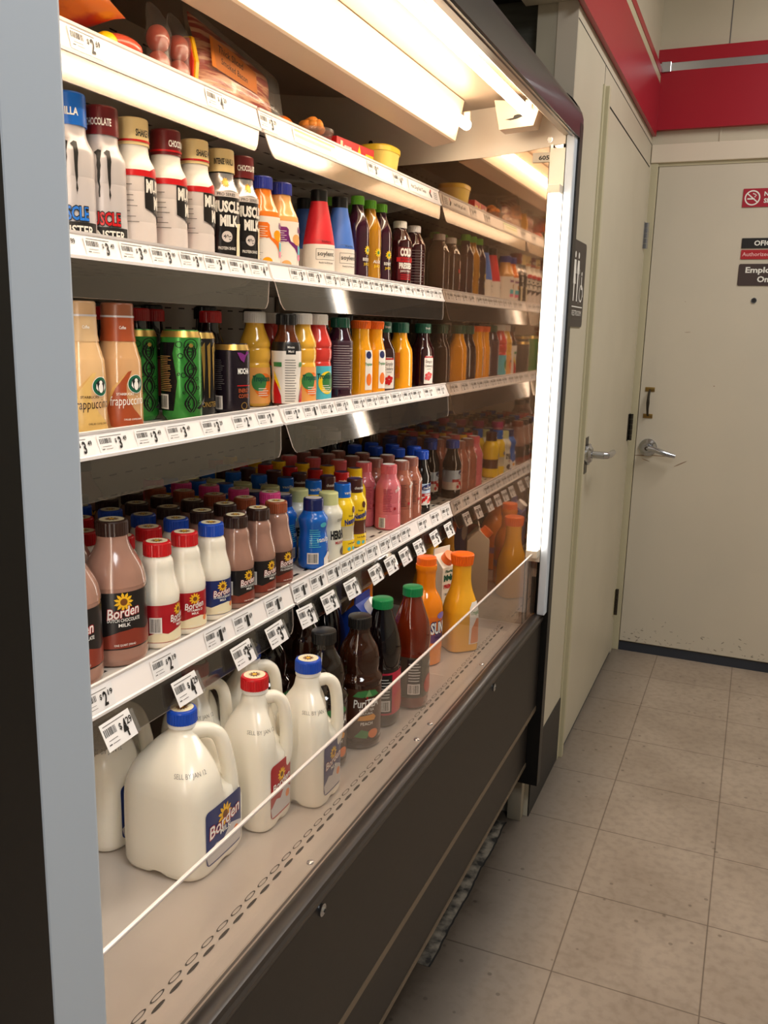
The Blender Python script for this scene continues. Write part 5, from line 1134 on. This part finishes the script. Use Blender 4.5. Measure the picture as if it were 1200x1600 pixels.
def bac(u, v, s, e=0): # u across height 0..1, v along y 0..1
    k = min(1, 4*min(u, 1-u, v, 1-v)); h = .122*(1-.34*v)
    return (.014*s*k**.5+.002*math.sin(12*u+5*v)+.05*(v-.5)*.0, -.105+.22*v+e*(.01 if v > .5 else -.01), .006+h*u+e*(u-.5)*.01)
def grid(fn, mt, mb):
    V = [fn(i/NX, j/NY, s) for s in (1, -1) for i in range(NX+1) for j in range(NY+1)]; n = (NX+1)*(NY+1); F = []
    for s in (0, 1):
        for i in range(NX):
            for j in range(NY):
                a = s*n+i*(NY+1)+j; q = (a, a+1, a+NY+2, a+NY+1); F.append(q[::-1] if s == 0 else q)
    mb.add(V, F, mt)
grid(lambda u, v, s: bac(u, v, s), MEAT, bp_); link('bacon', bp_.mesh('bacon', ang=2), t)
lb2 = MB(); f_ = Flat(); f_.poly([(-.085, .034), (-.08, .066), (-.01, .060), (.05, .05), (.045, .026), (-.02, .030)], m_('label_amber', (224, 132, 50))); f_.text('Thick Sliced', -.025, .049, .008, LBROWN, w=.07, shear=.2, rot=-.1); f_.text('Smoked Bacon', -.02, .037, .007, LBROWN, w=.075, shear=.2, rot=-.1)
f_.into(lb2, lambda u, v, w_: (.0165+w_, u, v*1.45)); link('label', lb2.mesh('l', False), t)
fm = MB(); grid(lambda u, v, s: (.019*s*min(1, 5*min(u, 1-u, v, 1-v))**.6, -.118+.275*v, .0+(.142*(1-.36*v))*u), M_film, fm); link('film', fm.mesh('film', ang=2), t)
def tub(nm, x, y, z, r, h, body, lid, label, cat='tub', n=2, rb=.85, asp=1.3):
    t = empty(nm, (x, y, z), label=label, cat=cat); b = MB(); loft(b, [(0, r*rb*.96), (.003, r*rb), (h, r)], body, n, 40); me = b.mesh('tub'); l = MB(); loft(l, [(h-.004, r*1.04), (h+.006, r*1.04), (h+.009, r*.98), (h+.009, r*.7)], lid, n, 40); ml = l.mesh('lid')
    for q in (me, ml):
        for v in q.vertices: v.co.y *= asp
    link('body', me, t); link('lid', ml, t); return t
t = empty('fruit_cup', (-.552, -1.925, z1), label='clear plastic cup of orange snacks behind the pale green strip', cat='snack cup')
b = MB(); loft(b, [(0, .032), (.026, .040)], M_film, 2, 30); loft(b, [(.024, .0415), (.029, .0415)], M_film, 2, 30); link('cup', b.mesh('cup'), t)
rd = random.Random(4); b = MB()
for i in range(14): a = rd.uniform(0, 2*PI); q = rd.uniform(0, .024); b.sphere((q*math.cos(a), q*math.sin(a), .030+.016*(1-q/.03)), (.011, .010, .009), m_('orange_snack', (240, 150, 60), .4), 10, 6)
link('snacks', b.mesh('s'), t, kind='stuff')
t = empty('snack_pack', (-.565, -2.018, z1), label='small round orange snack pack left of the clear cup of orange snacks', cat='snack pack'); link('pack', MB().sphere((0, 0, .018), (.02, .024, .018), LORANGE, 16, 8).mesh('p'), t)
t = empty('butter_carton', (-.575, -1.765, z1), math.radians(-4), label='red carton with yellow print lying on the top shelf', cat='carton')
b = MB().box((-.04, -.075, 0), (.04, .085, .036), m_('carton_red', (206, 26, 30), .4), .001); f_ = Flat(); f_.text('sausage', -.03, .018, .008, M_white, w=.03, bold=.04); f_.poly([(.01, .006), (.012, .022), (.018, .034), (.024, .022), (.028, .006)], LYEL); f_.rect(.045, .008, .08, .022, LYEL); f_.text('NEW', .062, .011, .007, LGREEN, w=.02, bold=.05); f_.rect(-.062, .012, -.052, .03, CREMLBL); f_.into(b, lambda u, v, w_: (.0402+w_, u, v)); link('box', b.mesh('b', False), t)
tub('butter_tub', -.560, -1.585, z1, .040, .052, m_('tub_yellow', (250, 226, 120), .35), m_('tub_lid', (252, 214, 60), .3), 'yellow spread tub with yellow lid at the far end of the top shelf', n=3)
t = empty('red_snack_box', (-.575, -1.475, z1), 0, label='small red box between the yellow tub and the mirrored end', cat='box'); link('box', MB().extr([(-.04, 0), (.035, 0), (.035, .018), (-.04, .034)], -.035, .06, m_('carton_red', (206, 26, 30), .4)).mesh('b', False), t)
tub('spread_tub', -.66, -1.42, z1, .036, .050, m_('tub_yellow', (250, 226, 120), .35), m_('tub_pale', (240, 220, 170), .3), 'pale round tub set back near the mirrored end of the top shelf')
# more stock in the dark rear of the second and third shelves
for kd, x, y, lab in (('blk_bot', -.80, -2.62, 'black-capped dark bottle deep behind the coffee drinks'), ('blk_bot', -.80, -2.54, 'black-capped dark bottle deep behind the green cans'), ('red_bot', -.66, -2.285, 'red-capped dark bottle deep behind the short coffee can'),
    ('blk_bot', -.72, -2.21, 'black-capped dark bottle in the far back, fourth one'), ('blk_bot', -.70, -2.08, 'black-capped dark bottle behind the lemonade bottles'), ('blk_bot', -.66, -1.97, 'black-capped dark bottle behind the red punch'),
    ('pur_bot', -.66, -1.83, 'green-capped purple bottle in the dark back row, left one'), ('pur_bot', -.66, -1.66, 'green-capped purple bottle in the dark back row, right one'), ('blk_bot', -.66, -1.54, 'black-capped dark bottle behind the yellow square bottle')):
    K[kd].put(x, y, DZ[3], -30, lab, None)
